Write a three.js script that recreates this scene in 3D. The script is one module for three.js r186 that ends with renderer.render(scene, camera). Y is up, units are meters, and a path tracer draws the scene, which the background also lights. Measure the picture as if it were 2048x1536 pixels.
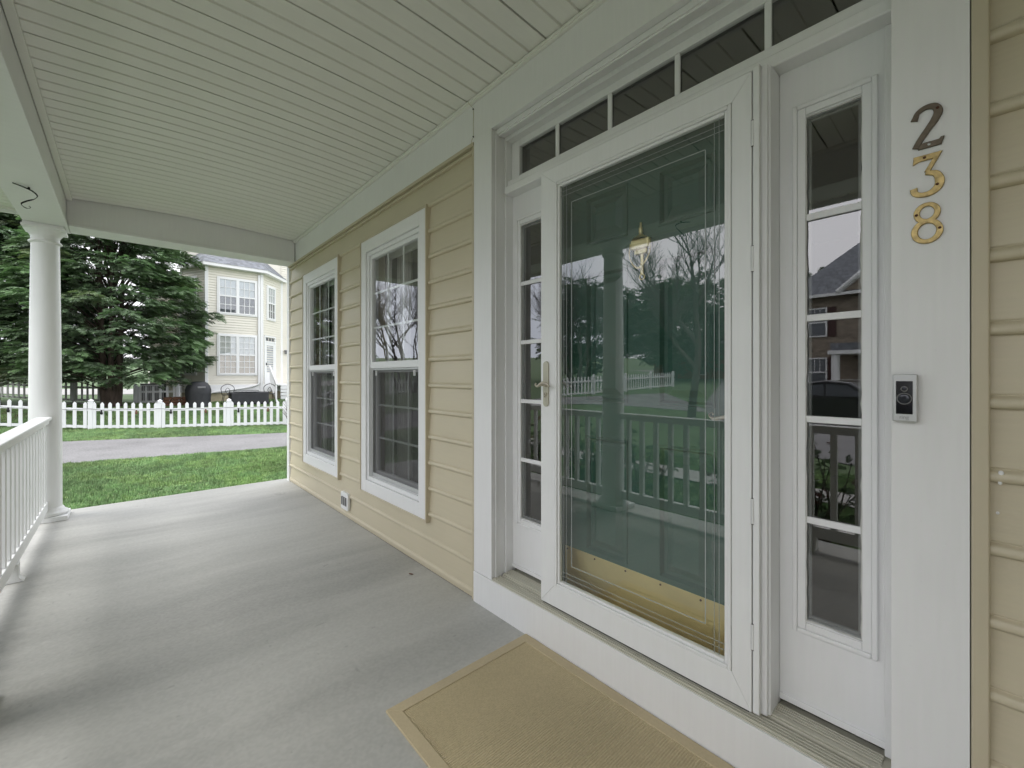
import * as THREE from 'three';
import { RoundedBoxGeometry } from 'three/addons/geometries/RoundedBoxGeometry.js';
import { mergeGeometries } from 'three/addons/utils/BufferGeometryUtils.js';
import { FontLoader } from 'three/addons/loaders/FontLoader.js';
import { TextGeometry } from 'three/addons/geometries/TextGeometry.js';

// ---------------------------------------------------------------- camera, sky, sun, exposure
const scene = new THREE.Scene();
const CAM = new THREE.Vector3(0, 1.246, 1.47), YAW = Math.atan(774 / 865);
const camera = new THREE.PerspectiveCamera(2 * Math.atan(768 / 865) * 180 / Math.PI, 4 / 3, 0.02, 900);
camera.position.copy(CAM);
camera.lookAt(CAM.x - Math.cos(YAW), CAM.y, CAM.z - Math.sin(YAW));
camera.setViewOffset(2048, 1536, 0, 16, 2048, 1536);   // the lens is shifted down a little: level camera, upright lines
camera.updateProjectionMatrix();
scene.add(camera);

const renderer = new THREE.WebGLRenderer({ antialias: true });
renderer.setSize(1024, 768);
renderer.toneMapping = THREE.LinearToneMapping;
renderer.toneMappingExposure = 2.3;
renderer.shadowMap.enabled = true;
renderer.shadowMap.type = THREE.PCFSoftShadowMap;

// seeded random numbers and value noise
let seed = 7;
function reseed(s) { seed = s >>> 0 || 1; }
function rnd() { seed = (seed + 0x6D2B79F5) >>> 0; let t = seed; t = Math.imul(t ^ (t >>> 15), t | 1); t ^= t + Math.imul(t ^ (t >>> 7), t | 61); return ((t ^ (t >>> 14)) >>> 0) / 4294967296; }
const rr = (a, b) => a + (b - a) * rnd();
function h3(x, y, z) { let n = Math.imul(x, 374761393) ^ Math.imul(y, 668265263) ^ Math.imul(z, 1274126177); n = Math.imul(n ^ (n >>> 13), 1274126177); return ((n ^ (n >>> 16)) >>> 0) / 4294967296; }
const sm = t => t * t * (3 - 2 * t), lerp = (a, b, t) => a + (b - a) * t;
const sstep = (a, b, v) => sm(Math.min(1, Math.max(0, (v - a) / (b - a))));
function vn(x, y, z = 0, px = 0, py = 0) {   // value noise (a new sheet for each whole z), optional periods
  const xi = Math.floor(x), yi = Math.floor(y), fx = sm(x - xi), fy = sm(y - yi);
  let x0 = xi, x1 = xi + 1, y0 = yi, y1 = yi + 1;
  if (px) { x0 = ((x0 % px) + px) % px; x1 = ((x1 % px) + px) % px; y0 = ((y0 % py) + py) % py; y1 = ((y1 % py) + py) % py; }
  const zi = Math.floor(z), fz = z - zi;
  const a = lerp(lerp(h3(x0, y0, zi), h3(x1, y0, zi), fx), lerp(h3(x0, y1, zi), h3(x1, y1, zi), fx), fy);
  if (fz === 0) return a;
  return lerp(a, lerp(lerp(h3(x0, y0, zi + 1), h3(x1, y0, zi + 1), fx), lerp(h3(x0, y1, zi + 1), h3(x1, y1, zi + 1), fx), fy), sm(fz));
}
function fbm(x, y, z, o, px = 0, py = 0) { let s = 0, a = 0.5, t = 0; for (let i = 0; i < o; i++) { s += a * vn(x, y, z + i * 7, px, py); t += a; a *= 0.5; x *= 2; y *= 2; px *= 2; py *= 2; } return s / t; }

{ // overcast sky: white cloud with soft, slightly blue-grey folds, the same all round
  const W = 512, Hh = 256, d = new Float32Array(W * Hh * 4);
  for (let j = 0; j < Hh; j++) for (let i = 0; i < W; i++) {
    const el = ((j + 0.5) / Hh - 0.5) * Math.PI, az = (i + 0.5) / W * 2 * Math.PI;
    const X = Math.cos(el) * Math.cos(az), Y = Math.sin(el), Z = Math.cos(el) * Math.sin(az);
    const n = fbm(X * 2.2 + 9, Z * 2.2 + 9, Y * 4 + 5, 5);
    const L = Math.max(0.7, 1.0 + 0.5 * (n - 0.5)), k = (j * W + i) * 4, b = sstep(0.35, 0.7, n);
    d[k] = L * lerp(0.90, 0.99, b); d[k + 1] = L * lerp(0.95, 0.985, b); d[k + 2] = L * lerp(1.07, 1.03, b); d[k + 3] = 1;
  }
  const sky = new THREE.DataTexture(d, W, Hh, THREE.RGBAFormat, THREE.FloatType);
  sky.mapping = THREE.EquirectangularReflectionMapping; sky.magFilter = THREE.LinearFilter; sky.minFilter = THREE.LinearFilter; sky.wrapS = THREE.RepeatWrapping; sky.needsUpdate = true;
  scene.background = sky; scene.environment = sky;
}
const sun = new THREE.DirectionalLight(new THREE.Color(1, 0.97, 0.92), 0.9);
sun.position.set(-14, 40, 26); sun.target.position.set(-8, 0, 2); sun.castShadow = true; sun.shadow.radius = 45;
sun.shadow.mapSize.set(2048, 2048);
Object.assign(sun.shadow.camera, { left: -45, right: 45, top: 45, bottom: -45, near: 1, far: 130 });
scene.add(sun, sun.target);

// ---------------------------------------------------------------- materials
const lin = (r, g, b) => new THREE.Color().setRGB(r, g, b);
function tex(W, Hh, rx, ry, f, srgb = true) {   // f(u, v) -> linear [r, g, b] or a grey
  const d = new Uint8Array(W * Hh * 4);
  const enc = c => { c = Math.min(1, Math.max(0, c)); return Math.round(255 * (srgb ? (c <= 0.0031308 ? 12.92 * c : 1.055 * Math.pow(c, 1 / 2.4) - 0.055) : c)); };
  for (let j = 0; j < Hh; j++) for (let i = 0; i < W; i++) { let c = f((i + 0.5) / W, (j + 0.5) / Hh); if (typeof c === 'number') c = [c, c, c]; const k = (j * W + i) * 4; d[k] = enc(c[0]); d[k + 1] = enc(c[1]); d[k + 2] = enc(c[2]); d[k + 3] = 255; }
  const t = new THREE.DataTexture(d, W, Hh); t.wrapS = t.wrapT = THREE.RepeatWrapping; t.repeat.set(1 / rx, 1 / ry); t.magFilter = THREE.LinearFilter; t.minFilter = THREE.LinearMipmapLinearFilter; t.generateMipmaps = true;
  if (srgb) t.colorSpace = THREE.SRGBColorSpace; t.needsUpdate = true; return t;
}
const std = o => new THREE.MeshStandardMaterial({ side: THREE.DoubleSide, ...o });
const tint = (c, k) => [c[0] * k, c[1] * k, c[2] * k];
// paint: faint brush marks and a few scuffs; u runs across, v up
function paintTex(c, amp) { return tex(512, 512, 1.3, 1.3, (u, v) => tint(c, 1 + amp * (fbm(u * 6, v * 6, 1, 4, 6, 6) - 0.5) + amp * 0.5 * (vn(u * 160, v * 12, 3, 160, 12) - 0.5) - (vn(u * 150, v * 150, 8, 150, 150) > 0.985 ? 0.05 : 0))); }
const paintBump = tex(512, 512, 0.5, 0.5, (u, v) => 0.6 * fbm(u * 30, v * 6, 1, 3, 30, 6) + 0.4 * fbm(u * 8, v * 8, 2, 3, 8, 8), false);
const M = {};
M.trim = std({ map: paintTex([0.80, 0.805, 0.80], 0.05), roughness: 0.42, bumpMap: paintBump, bumpScale: 0.0006 });
M.vinyl = std({ map: paintTex([0.80, 0.81, 0.80], 0.05), roughness: 0.45, bumpMap: paintBump, bumpScale: 0.0003 });
M.sash = std({ map: paintTex([0.79, 0.80, 0.80], 0.03), roughness: 0.38 });
M.ceiling = std({ map: paintTex([0.78, 0.78, 0.72], 0.04), roughness: 0.5 });
M.tan = std({ map: tex(512, 512, 1.1, 1.1, (u, v) => tint([0.572, 0.514, 0.374], 1 + 0.07 * (fbm(u * 5, v * 5, 4, 4, 5, 5) - 0.5) + 0.03 * (vn(u * 10, v * 180, 6, 10, 180) - 0.5))), roughness: 0.42, bumpMap: tex(512, 512, 0.6, 0.6, (u, v) => 0.7 * fbm(u * 4, v * 60, 5, 3, 4, 60) + 0.3 * vn(u * 120, v * 120, 2, 120, 120), false), bumpScale: 0.0004 });
M.tanTrim = std({ map: tex(256, 256, 1.1, 1.1, (u, v) => tint([0.54, 0.482, 0.348], 1 + 0.08 * (fbm(u * 6, v * 6, 4, 4, 6, 6) - 0.5))), roughness: 0.45 });
M.dark = std({ color: lin(0.02, 0.02, 0.02), roughness: 0.6 });
M.gap = std({ color: lin(0.05, 0.047, 0.04), roughness: 0.9 });
M.caulk = std({ color: lin(0.55, 0.55, 0.52), roughness: 0.8 });
M.iron = std({ color: lin(0.012, 0.012, 0.013), roughness: 0.45, metalness: 0.3 });
M.room = std({ color: lin(0.16, 0.15, 0.14), roughness: 0.9 });
M.roomFloor = std({ color: lin(0.10, 0.07, 0.045), roughness: 0.6 });
M.glass = new THREE.MeshPhysicalMaterial({ color: lin(0.9, 0.92, 0.91), roughness: 0.0, transmission: 1, thickness: 0, ior: 2.35, side: THREE.DoubleSide });
M.glassStorm = new THREE.MeshPhysicalMaterial({ color: lin(0.94, 0.97, 0.96), roughness: 0.0, transmission: 1, thickness: 0, ior: 2.2, side: THREE.DoubleSide });
M.etch = std({ color: lin(0.40, 0.44, 0.43), roughness: 0.3 });
M.green = std({ map: tex(512, 512, 0.9, 0.9, (u, v) => tint([0.038, 0.098, 0.076], 1 + 0.14 * (fbm(u * 5, v * 5, 9, 4, 5, 5) - 0.5))), roughness: 0.36, bumpMap: paintBump, bumpScale: 0.0004 });
M.brass = std({ map: tex(512, 512, 0.6, 0.6, (u, v) => tint([0.86, 0.73, 0.40], 1 + 0.2 * (fbm(u * 5, v * 9, 12, 4, 5, 9) - 0.5))), roughnessMap: tex(256, 256, 0.6, 0.6, (u, v) => 0.30 + 0.25 * fbm(u * 8, v * 8, 3, 4, 8, 8), false), metalness: 1, roughness: 1 });
M.oldBrass = std({ map: tex(256, 256, 0.05, 0.05, (u, v) => { const n = fbm(u * 6, v * 6, 12, 4, 6, 6); return tint([0.50, 0.38, 0.17], 0.45 + 0.95 * n); }), metalness: 0.85, roughness: 0.45 });
M.tarnish = std({ map: tex(256, 256, 0.05, 0.05, (u, v) => tint([0.13, 0.108, 0.08], 0.7 + 0.7 * fbm(u * 5, v * 5, 22, 4, 5, 5))), metalness: 0.85, roughness: 0.42 });
M.rust = std({ color: lin(0.07, 0.025, 0.012), roughness: 0.9 });
M.nickel = std({ color: lin(0.58, 0.53, 0.44), metalness: 1, roughness: 0.32 });
M.plate = std({ color: lin(0.50, 0.48, 0.39), metalness: 0.7, roughness: 0.5 });
M.silver = std({ color: lin(0.55, 0.56, 0.56), metalness: 0.5, roughness: 0.4 });
M.grey = std({ color: lin(0.20, 0.20, 0.20), roughness: 0.6 });
M.blackGloss = std({ color: lin(0.008, 0.008, 0.01), roughness: 0.06 });
M.lens = std({ color: lin(0.02, 0.022, 0.03), roughness: 0.15, metalness: 0.2 });
M.screen = new THREE.MeshStandardMaterial({ color: lin(0.05, 0.05, 0.05), roughness: 0.8, transparent: true, opacity: 0.5, side: THREE.DoubleSide });
M.sill = std({ map: tex(256, 256, 0.9, 0.9, (u, v) => tint([0.50, 0.485, 0.40], 0.9 + 0.2 * fbm(u * 9, v * 9, 2, 3, 9, 9))), roughness: 0.5 });
M.curtain = std({ color: lin(0.5, 0.49, 0.46), roughness: 0.9 });
// concrete slab: pale bands stretched across the porch, specks and scuffs
M.concrete = std({
  map: tex(2048, 512, 9.2, 2.6, (u, v) => {
    const x = u * 9.2, z = v * 2.6, wob = 0.35 * (fbm(x * 0.9, z * 1.1, 3, 3) - 0.5);
    const sweep = fbm((x + wob) * 3.2, z * 0.55, 11, 4), fine = fbm((x + wob * 0.5) * 26, z * 2.2, 15, 3), patch = fbm(x * 0.8, z * 0.9, 21, 4), g = vn(x * 110, z * 110, 5);
    let k = 0.92 + 0.46 * (sweep - 0.5) + 0.11 * (fine - 0.5) + 0.22 * (patch - 0.5) + 0.13 * (g - 0.5);
    if (vn(x * 34, z * 34, 31) > 0.968) k *= 0.84;
    { const px = x - 4.147, pz = z - 0.248, q = Math.hypot(px / 0.07, pz / 0.055); if (q < 1 && vn(x * 70, z * 70, 44) > 0.62) k *= 0.74; }   // a dusty shoe print
    return [0.47 * k, 0.468 * k, 0.438 * k];
  }), roughness: 0.62,
  bumpMap: tex(1024, 512, 2.3, 1.3, (u, v) => 0.5 * fbm(u * 60, v * 8, 3, 3, 60, 8) + 0.5 * fbm(u * 90, v * 50, 7, 2, 90, 50), false), bumpScale: 0.0012
});
M.asphalt = std({ map: tex(1024, 1024, 3, 3, (u, v) => { const g = vn(u * 240, v * 240, 1, 240, 240), k = 0.75 + 0.35 * fbm(u * 5, v * 5, 6, 4, 5, 5) + 0.55 * (g - 0.5); return [0.23 * k, 0.225 * k, 0.222 * k]; }), roughness: 0.9, bumpMap: tex(512, 512, 1, 1, (u, v) => vn(u * 130, v * 130, 4, 130, 130), false), bumpScale: 0.006 });
M.walk = std({ map: tex(512, 512, 3, 3, (u, v) => tint([0.33, 0.32, 0.30], 0.85 + 0.3 * fbm(u * 8, v * 8, 6, 5, 8, 8))), roughness: 0.85 });
M.soil = std({ map: tex(1024, 1024, 5, 5, (u, v) => { const n = fbm(u * 8, v * 8, 6, 5, 8, 8), g = vn(u * 250, v * 250, 2, 250, 250), k = 0.7 + 0.7 * (g - 0.5) + 0.5 * (n - 0.3); return [0.105 * k, 0.165 * k, 0.068 * k]; }), roughness: 1 });
M.mulch = std({ map: tex(256, 256, 1, 1, (u, v) => tint([0.10, 0.055, 0.035], 0.6 + 0.9 * vn(u * 60, v * 60, 3, 60, 60))), roughness: 1 });
M.blade = std({ color: lin(1, 1, 1), roughness: 0.7 });
M.bark = std({ map: tex(256, 512, 0.5, 1, (u, v) => tint([0.075, 0.055, 0.042], 0.5 + fbm(u * 14, v * 5, 8, 4, 14, 5))), roughness: 0.95 });
M.barkGrey = std({ map: tex(256, 512, 0.5, 1, (u, v) => tint([0.10, 0.09, 0.08], 0.6 + 0.8 * fbm(u * 12, v * 6, 8, 4, 12, 6))), roughness: 0.95 });
M.leaf = new THREE.MeshPhysicalMaterial({ color: lin(1, 1, 1), roughness: 1, transmission: 0.35, thickness: 0, side: THREE.DoubleSide });
M.fence = std({ map: paintTex([0.82, 0.825, 0.83], 0.05), roughness: 0.5 });
M.fenceShaded = std({ map: tex(256, 256, 0.6, 0.6, (u, v) => tint([0.40, 0.40, 0.385], 0.75 + 0.5 * fbm(u * 8, v * 5, 3, 4, 8, 5))), roughness: 0.8 });  // darker copy of the white fence, tree shade put into its colour
M.cream = std({ map: paintTex([0.74, 0.71, 0.62], 0.05), roughness: 0.55 });
M.creamWhite = std({ map: paintTex([0.78, 0.78, 0.77], 0.04), roughness: 0.5 });
M.shingle = std({ map: tex(512, 512, 2.4, 2.4, (u, v) => { const r = Math.floor(v * 18), o = h3(r, 3, 1), c = h3(Math.floor(u * 16 + o * 5), r, 2); return tint([0.17, 0.18, 0.195], 0.75 + 0.5 * c); }), roughness: 0.95 });
M.stone = std({ map: tex(512, 512, 3, 3, (u, v) => tint([0.24, 0.20, 0.155], 0.55 + 0.9 * fbm(u * 10, v * 26, 4, 4, 10, 26))), roughness: 0.95 });
M.paneFar = std({ color: lin(0.10, 0.11, 0.12), roughness: 0.12 });
M.blind = std({ map: tex(64, 512, 1, 1, (u, v) => 0.60 + 0.10 * Math.sin(v * 2 * Math.PI * 26), true), roughness: 0.7 });
M.drape = std({ map: tex(256, 256, 1, 1, (u, v) => tint([0.36, 0.28, 0.19], 0.7 + 0.6 * fbm(u * 5, v * 3, 4, 3, 5, 3))), roughness: 0.9 });
M.cover = std({ map: tex(256, 256, 1, 1, (u, v) => tint([0.022, 0.023, 0.026], 0.7 + 0.6 * fbm(u * 8, v * 8, 5, 3, 8, 8))), roughness: 0.55 });
M.block = std({ map: tex(256, 256, 1, 1, (u, v) => tint([0.50, 0.44, 0.30], 0.85 + 0.3 * fbm(u * 10, v * 10, 5, 4, 10, 10))), roughness: 0.9 });
M.redBrick = std({ color: lin(0.28, 0.06, 0.04), roughness: 0.9 });
M.shutter = std({ color: lin(0.05, 0.018, 0.014), roughness: 0.6 });
M.carPaint = new THREE.MeshPhysicalMaterial({ color: lin(0.015, 0.016, 0.018), roughness: 0.3, clearcoat: 1, clearcoatRoughness: 0.05, side: THREE.DoubleSide });
M.rubber = std({ color: lin(0.015, 0.015, 0.015), roughness: 0.9 });
M.pot = std({ color: lin(0.16, 0.08, 0.05), roughness: 0.9 });
M.mat = std({ map: tex(1024, 1024, 1.3, 1.3, (u, v) => tint([0.58, 0.49, 0.31], 0.90 + 0.12 * fbm(u * 7, v * 7, 4, 4, 7, 7) + 0.16 * (vn(u * 300, v * 300, 2, 300, 300) - 0.5))), roughness: 0.95 });
M.matEdge = std({ map: tex(512, 512, 1, 1, (u, v) => tint([0.52, 0.435, 0.28], 0.88 + 0.22 * fbm(u * 6, v * 6, 9, 4, 6, 6) + 0.08 * (vn(u * 200, v * 200, 2, 200, 200) - 0.5))), roughness: 0.9 });

// ---------------------------------------------------------------- building helpers
function boxUV(g) {   // uv in metres, projected on the face the normal points to
  if (g.index) g = g.toNonIndexed();
  const p = g.attributes.position, n = g.attributes.normal, uv = new Float32Array(p.count * 2);
  for (let i = 0; i < p.count; i += 3) {
    let ax = 0, ay = 0, az = 0; for (let k = 0; k < 3; k++) { ax += Math.abs(n.getX(i + k)); ay += Math.abs(n.getY(i + k)); az += Math.abs(n.getZ(i + k)); }
    for (let k = 0; k < 3; k++) { const x = p.getX(i + k), y = p.getY(i + k), z = p.getZ(i + k); const a = ay > ax && ay > az ? [x, z] : ax > az ? [z, y] : [x, y]; uv[(i + k) * 2] = a[0]; uv[(i + k) * 2 + 1] = a[1]; }
  }
  g.setAttribute('uv', new THREE.BufferAttribute(uv, 2));
  for (const k of Object.keys(g.attributes)) if (!['position', 'normal', 'uv'].includes(k)) g.deleteAttribute(k);
  return g;
}
function bx(x0, x1, y0, y1, z0, z1, r = 0) {
  const w = Math.abs(x1 - x0), h = Math.abs(y1 - y0), d = Math.abs(z1 - z0);
  const g = r ? new RoundedBoxGeometry(w, h, d, 2, Math.min(r, w * 0.45, h * 0.45, d * 0.45)) : new THREE.BoxGeometry(w, h, d);
  g.translate((x0 + x1) / 2, (y0 + y1) / 2, (z0 + z1) / 2); return boxUV(g);
}
function frameGeo(x0, x1, y0, y1, w, z0, z1, r = 0.002, wb = w, wt = w) {   // a rectangular frame of four butted bars
  return [bx(x0, x0 + w, y0, y1, z0, z1, r), bx(x1 - w, x1, y0, y1, z0, z1, r), bx(x0 + w, x1 - w, y0, y0 + wb, z0, z1, r), bx(x0 + w, x1 - w, y1 - wt, y1, z0, z1, r)];
}
function sweep(pts, radii, seg = 8, steps = 40, flat = 1) {   // a tube of varying radius along a curve
  const c = new THREE.CatmullRomCurve3(pts.map(p => new THREE.Vector3(...p))), P = [], I = [];
  const fr = c.computeFrenetFrames(steps, false);
  for (let i = 0; i <= steps; i++) {
    const t = i / steps, p = c.getPoint(t), k = t * (radii.length - 1), a = Math.floor(Math.min(k, radii.length - 2)), r = lerp(radii[a], radii[a + 1], k - a);
    for (let j = 0; j < seg; j++) { const th = j / seg * 2 * Math.PI; const v = p.clone().addScaledVector(fr.normals[i], Math.cos(th) * r).addScaledVector(fr.binormals[i], Math.sin(th) * r * flat); P.push(v.x, v.y, v.z); }
  }
  for (let i = 0; i < steps; i++) for (let j = 0; j < seg; j++) { const a = i * seg + j, b = i * seg + (j + 1) % seg; I.push(a, a + seg, b, b, a + seg, b + seg); }
  const e0 = P.length / 3, p0 = c.getPoint(0), p1 = c.getPoint(1); P.push(p0.x, p0.y, p0.z, p1.x, p1.y, p1.z);
  for (let j = 0; j < seg; j++) { I.push(e0, j, (j + 1) % seg); I.push(e0 + 1, steps * seg + (j + 1) % seg, steps * seg + j); }
  const g = new THREE.BufferGeometry(); g.setAttribute('position', new THREE.Float32BufferAttribute(P, 3)); g.setIndex(I); g.computeVertexNormals(); return boxUV(g);
}
function lathe(pts, seg, x, y, z) { const g = new THREE.LatheGeometry(pts.map(p => new THREE.Vector2(...p)), seg); g.translate(x, y, z); return boxUV(g); }
function quadUV(x0, x1, y0, y1, z) { const g = new THREE.PlaneGeometry(x1 - x0, y1 - y0); g.translate((x0 + x1) / 2, (y0 + y1) / 2, z); return boxUV(g); }
const used = new Map();
function numbered(n) { const k = used.get(n) || 0; used.set(n, k + 1); return k ? n + '_' + String(k).padStart(3, '0') : n; }
function thing(name, label, category, pos = [0, 0, 0], group) {
  const o = new THREE.Group(); o.name = numbered(name); o.position.set(...pos); o.userData = { label, category }; if (group) o.userData.group = group; scene.add(o); return o;
}
const rootOf = o => { while (o.parent && o.parent !== scene) o = o.parent; return o; };
function shade(m) { m.castShadow = m.receiveShadow = true; return m; }
function part(parent, name, geo, mat, label) {   // geometry in world metres, or an array of them that are one piece
  const g = Array.isArray(geo) ? mergeGeometries(geo) : geo, r = rootOf(parent).position;
  g.translate(-r.x, -r.y, -r.z);
  const m = shade(new THREE.Mesh(g, mat)); m.name = name; if (label) m.userData.label = label; parent.add(m); return m;
}
function sub(parent, name) { const g = new THREE.Group(); g.name = name; parent.add(g); return g; }
function single(name, label, category, geo, mat, pos = [0, 0, 0], group) {
  const g = Array.isArray(geo) ? mergeGeometries(geo) : geo; g.translate(-pos[0], -pos[1], -pos[2]);
  const m = shade(new THREE.Mesh(g, mat)); m.name = numbered(name); m.position.set(...pos); m.userData = { label, category }; if (group) m.userData.group = group; scene.add(m); return m;
}
function struct(name, geo, mat) { const m = shade(new THREE.Mesh(Array.isArray(geo) ? mergeGeometries(geo) : geo, mat)); m.name = numbered(name); m.userData = { kind: 'structure' }; scene.add(m); return m; }
function copyOf(root, pos, turn, label) { const c = root.clone(); c.name = numbered(root.name.replace(/_\d+$/, '')); c.userData = { ...root.userData }; if (label) c.userData.label = label; c.position.set(...pos); c.rotation.y = turn; scene.add(c); return c; }

// ---------------------------------------------------------------- ground
function groundY(x, z) {
  let y = -0.45 + 0.55 * sstep(-17.8, -22.5, x) * (1 - sstep(6, 12, z));
  y += 0.75 * sstep(4, 13, z) * sstep(-7, -12.5, x) + 0.03 * Math.max(0, z - 13) * sstep(-6, -12.5, x);
  y += 0.035 * Math.max(0, -26 - x);
  return y;
}
{
  const P = [], I = [], U = [], xs = [], zs = [];
  for (const [a, b, s] of [[-420, -60, 20], [-60, -30, 3], [-30, -4, 0.5], [-4, 30, 3], [30, 420, 30]]) for (let x = a; x < b; x += s) xs.push(x); xs.push(420);
  for (const [a, b, s] of [[-420, -40, 20], [-40, -8, 2], [-8, 26, 0.7], [26, 60, 3], [60, 420, 20]]) for (let z = a; z < b; z += s) zs.push(z); zs.push(420);
  for (const z of zs) for (const x of xs) { P.push(x, groundY(x, z), z); U.push(x, z); }
  const n = xs.length; for (let j = 0; j < zs.length - 1; j++) for (let i = 0; i < n - 1; i++) { const a = j * n + i; I.push(a, a + n, a + 1, a + 1, a + n, a + n + 1); }
  const g = new THREE.BufferGeometry(); g.setAttribute('position', new THREE.Float32BufferAttribute(P, 3)); g.setAttribute('uv', new THREE.Float32BufferAttribute(U, 2)); g.setIndex(I); g.computeVertexNormals();
  struct('ground', g, M.soil);
}
function ribbon(A, B, lift, seg = 24) {   // a sheet between two polylines laid on the ground
  const ca = new THREE.CatmullRomCurve3(A.map(p => new THREE.Vector3(p[0], 0, p[1]))), cb = new THREE.CatmullRomCurve3(B.map(p => new THREE.Vector3(p[0], 0, p[1])));
  const P = [], U = [], I = [], W = 8, N = seg * (A.length - 1);
  for (let i = 0; i <= N; i++) { const a = ca.getPoint(i / N), b = cb.getPoint(i / N); for (let k = 0; k <= W; k++) { const x = lerp(a.x, b.x, k / W), z = lerp(a.z, b.z, k / W); const e = k === 0 || k === W ? 0.05 : 0; P.push(x + e * (vn(x * 5, z * 5, 2) - 0.5), groundY(x, z) + lift, z + e * (vn(x * 5, z * 5, 9) - 0.5)); U.push(x, z); } }
  for (let i = 0; i < N; i++) for (let k = 0; k < W; k++) { const a = i * (W + 1) + k; I.push(a, a + 1, a + W + 1, a + 1, a + W + 2, a + W + 1); }
  const g = new THREE.BufferGeometry(); g.setAttribute('position', new THREE.Float32BufferAttribute(P, 3)); g.setAttribute('uv', new THREE.Float32BufferAttribute(U, 2)); g.setIndex(I); g.computeVertexNormals(); return g;
}
struct('driveway', ribbon([[-10.6, -12], [-10.9, -5], [-11.17, -1.43], [-11.87, 2.38], [-12.5, 6], [-11.6, 10], [-10, 14], [-8, 17.5]], [[-12.9, -12], [-13.2, -5], [-14.05, -2.17], [-16.0, 2.7], [-16.6, 6], [-14.2, 10], [-12.2, 14], [-11.2, 19]], 0.012), M.asphalt);
struct('street', ribbon([[40, 7.6], [8, 7.6], [-2, 8.6], [-8.2, 17], [-13, 30], [-22, 46], [-40, 60]], [[40, 14], [10, 14], [3, 15], [-3, 22], [-7, 33], [-16, 50], [-34, 66]], 0.02), M.asphalt);
struct('sidewalk', ribbon([[30, 5.2], [4, 5.2], [-3, 5.2], [-9, 5.6]], [[30, 5.95], [4, 5.95], [-3, 5.95], [-9, 6.4]], 0.03, 10), M.walk);
struct('road', ribbon([[-30, -1], [-31, 3], [-33, 9], [-38, 16]], [[-35, -1], [-36, 3], [-38, 9], [-44, 16]], 0.02, 10), M.walk);

// ---------------------------------------------------------------- porch slab
struct('porch_floor', bx(-5.76, 3.4, -0.5, 0, -0.02, 2.22, 0.008), M.concrete);
struct('house_foundation', bx(-5.6, 6, -0.6, -0.004, -6, -0.021), M.walk);

// ---------------------------------------------------------------- the house
const house = thing('house', 'beige sided house front with white door surround, paired windows and porch roof', 'house', [-1.9, 0, 0]);
const CH = 0.1655, C0 = 0.179, CEIL = 2.78;
const boardProfile = [[CH + 0.006, -0.001], [CH * 0.6, 0.005], [0.036, 0.0105], [0.0325, 0.0060], [0.0295, 0.0065], [0.0275, 0.0125], [0.022, 0.0175], [0.013, 0.0195], [0.006, 0.0175], [0.0012, 0.0120], [0.0, -0.001]];
function sidingBoard(x0, x1, y, prof = boardProfile) {
  const nx = Math.max(2, Math.ceil((x1 - x0) / 0.09)), P = [], U = [], I = [], m = prof.length;
  for (let i = 0; i <= nx; i++) { const x = lerp(x0, x1, i / nx); for (let k = 0; k < m; k++) { const [py, pz] = prof[k]; P.push(x, y + py + 0.0022 * (fbm(x * 1.3, y * 5, 4, 2) - 0.5) * (k > 1 ? 1 : 0), pz + 0.0040 * (fbm(x * 2.1, y * 7 + py * 4, 8, 3) - 0.5)); U.push(x, y + py); } }
  for (let i = 0; i < nx; i++) for (let k = 0; k < m - 1; k++) { const a = i * m + k; I.push(a, a + 1, a + m, a + 1, a + m + 1, a + m); }
  const g = new THREE.BufferGeometry(); g.setAttribute('position', new THREE.Float32BufferAttribute(P, 3)); g.setAttribute('uv', new THREE.Float32BufferAttribute(U, 2)); g.setIndex(I); g.computeVertexNormals(); return g;
}
const WIN = [[-5.02, -3.985], [-3.47, -2.445]], WY0 = 0.316, WY1 = 2.335;
{
  const low = boardProfile.map(([a, b]) => [a * 0.985, b]);
  part(house, 'siding_board', sidingBoard(-5.575, -1.952, 0.016, low), M.tan);
  for (let k = 0; k <= 13; k++) {
    const y = C0 + CH * k;
    if (k === 0 || k === 13) { part(house, 'siding_board', sidingBoard(-5.575, -1.952, y), M.tan); continue; }
    for (const [a, b] of [[-5.575, -5.032], [-3.973, -3.482], [-2.433, -1.952]]) part(house, 'siding_board', sidingBoard(a, b, y), M.tan);
  }
  for (let k = -1; k <= 15; k++) part(house, 'siding_board', sidingBoard(-0.012, 1.6, k < 0 ? 0.016 : C0 + CH * k, k < 0 ? low : boardProfile), M.tan);
}
part(house, 'starter_strip', bx(-5.59, -1.935, 0.003, 0.022, -0.02, 0.015, 0.003), M.tanTrim);
part(house, 'starter_strip', bx(-0.01, 1.6, 0.003, 0.022, -0.02, 0.015, 0.003), M.tanTrim);
part(house, 'sealant_bead', [bx(-5.59, -1.94, -0.002, 0.003, -0.01, 0.012, 0.001)], M.gap);
part(house, 'corner_board', [bx(-5.66, -5.575, -0.01, 2.55, -0.6, 0.024, 0.003)], M.vinyl);
part(house, 'frieze_channel', [bx(-5.60, -1.934, 2.498, 2.513, -0.01, 0.020, 0.003), bx(-5.60, -1.934, 2.527, 2.547, -0.01, 0.030, 0.003), bx(-5.60, -1.934, 2.513, 2.527, -0.01, 0.008)], M.tanTrim);
part(house, 'frieze_board', [bx(-5.33, -1.936, 2.548, 2.758, -0.05, 0.022, 0.002)], M.trim);
part(house, 'ceiling_moulding', [bx(-5.33, 1.6, 2.758, 2.784, -0.05, 0.040, 0.004), bx(-5.33, 1.6, 2.764, 2.776, 0.036, 0.047, 0.002)], M.ceiling);
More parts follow.
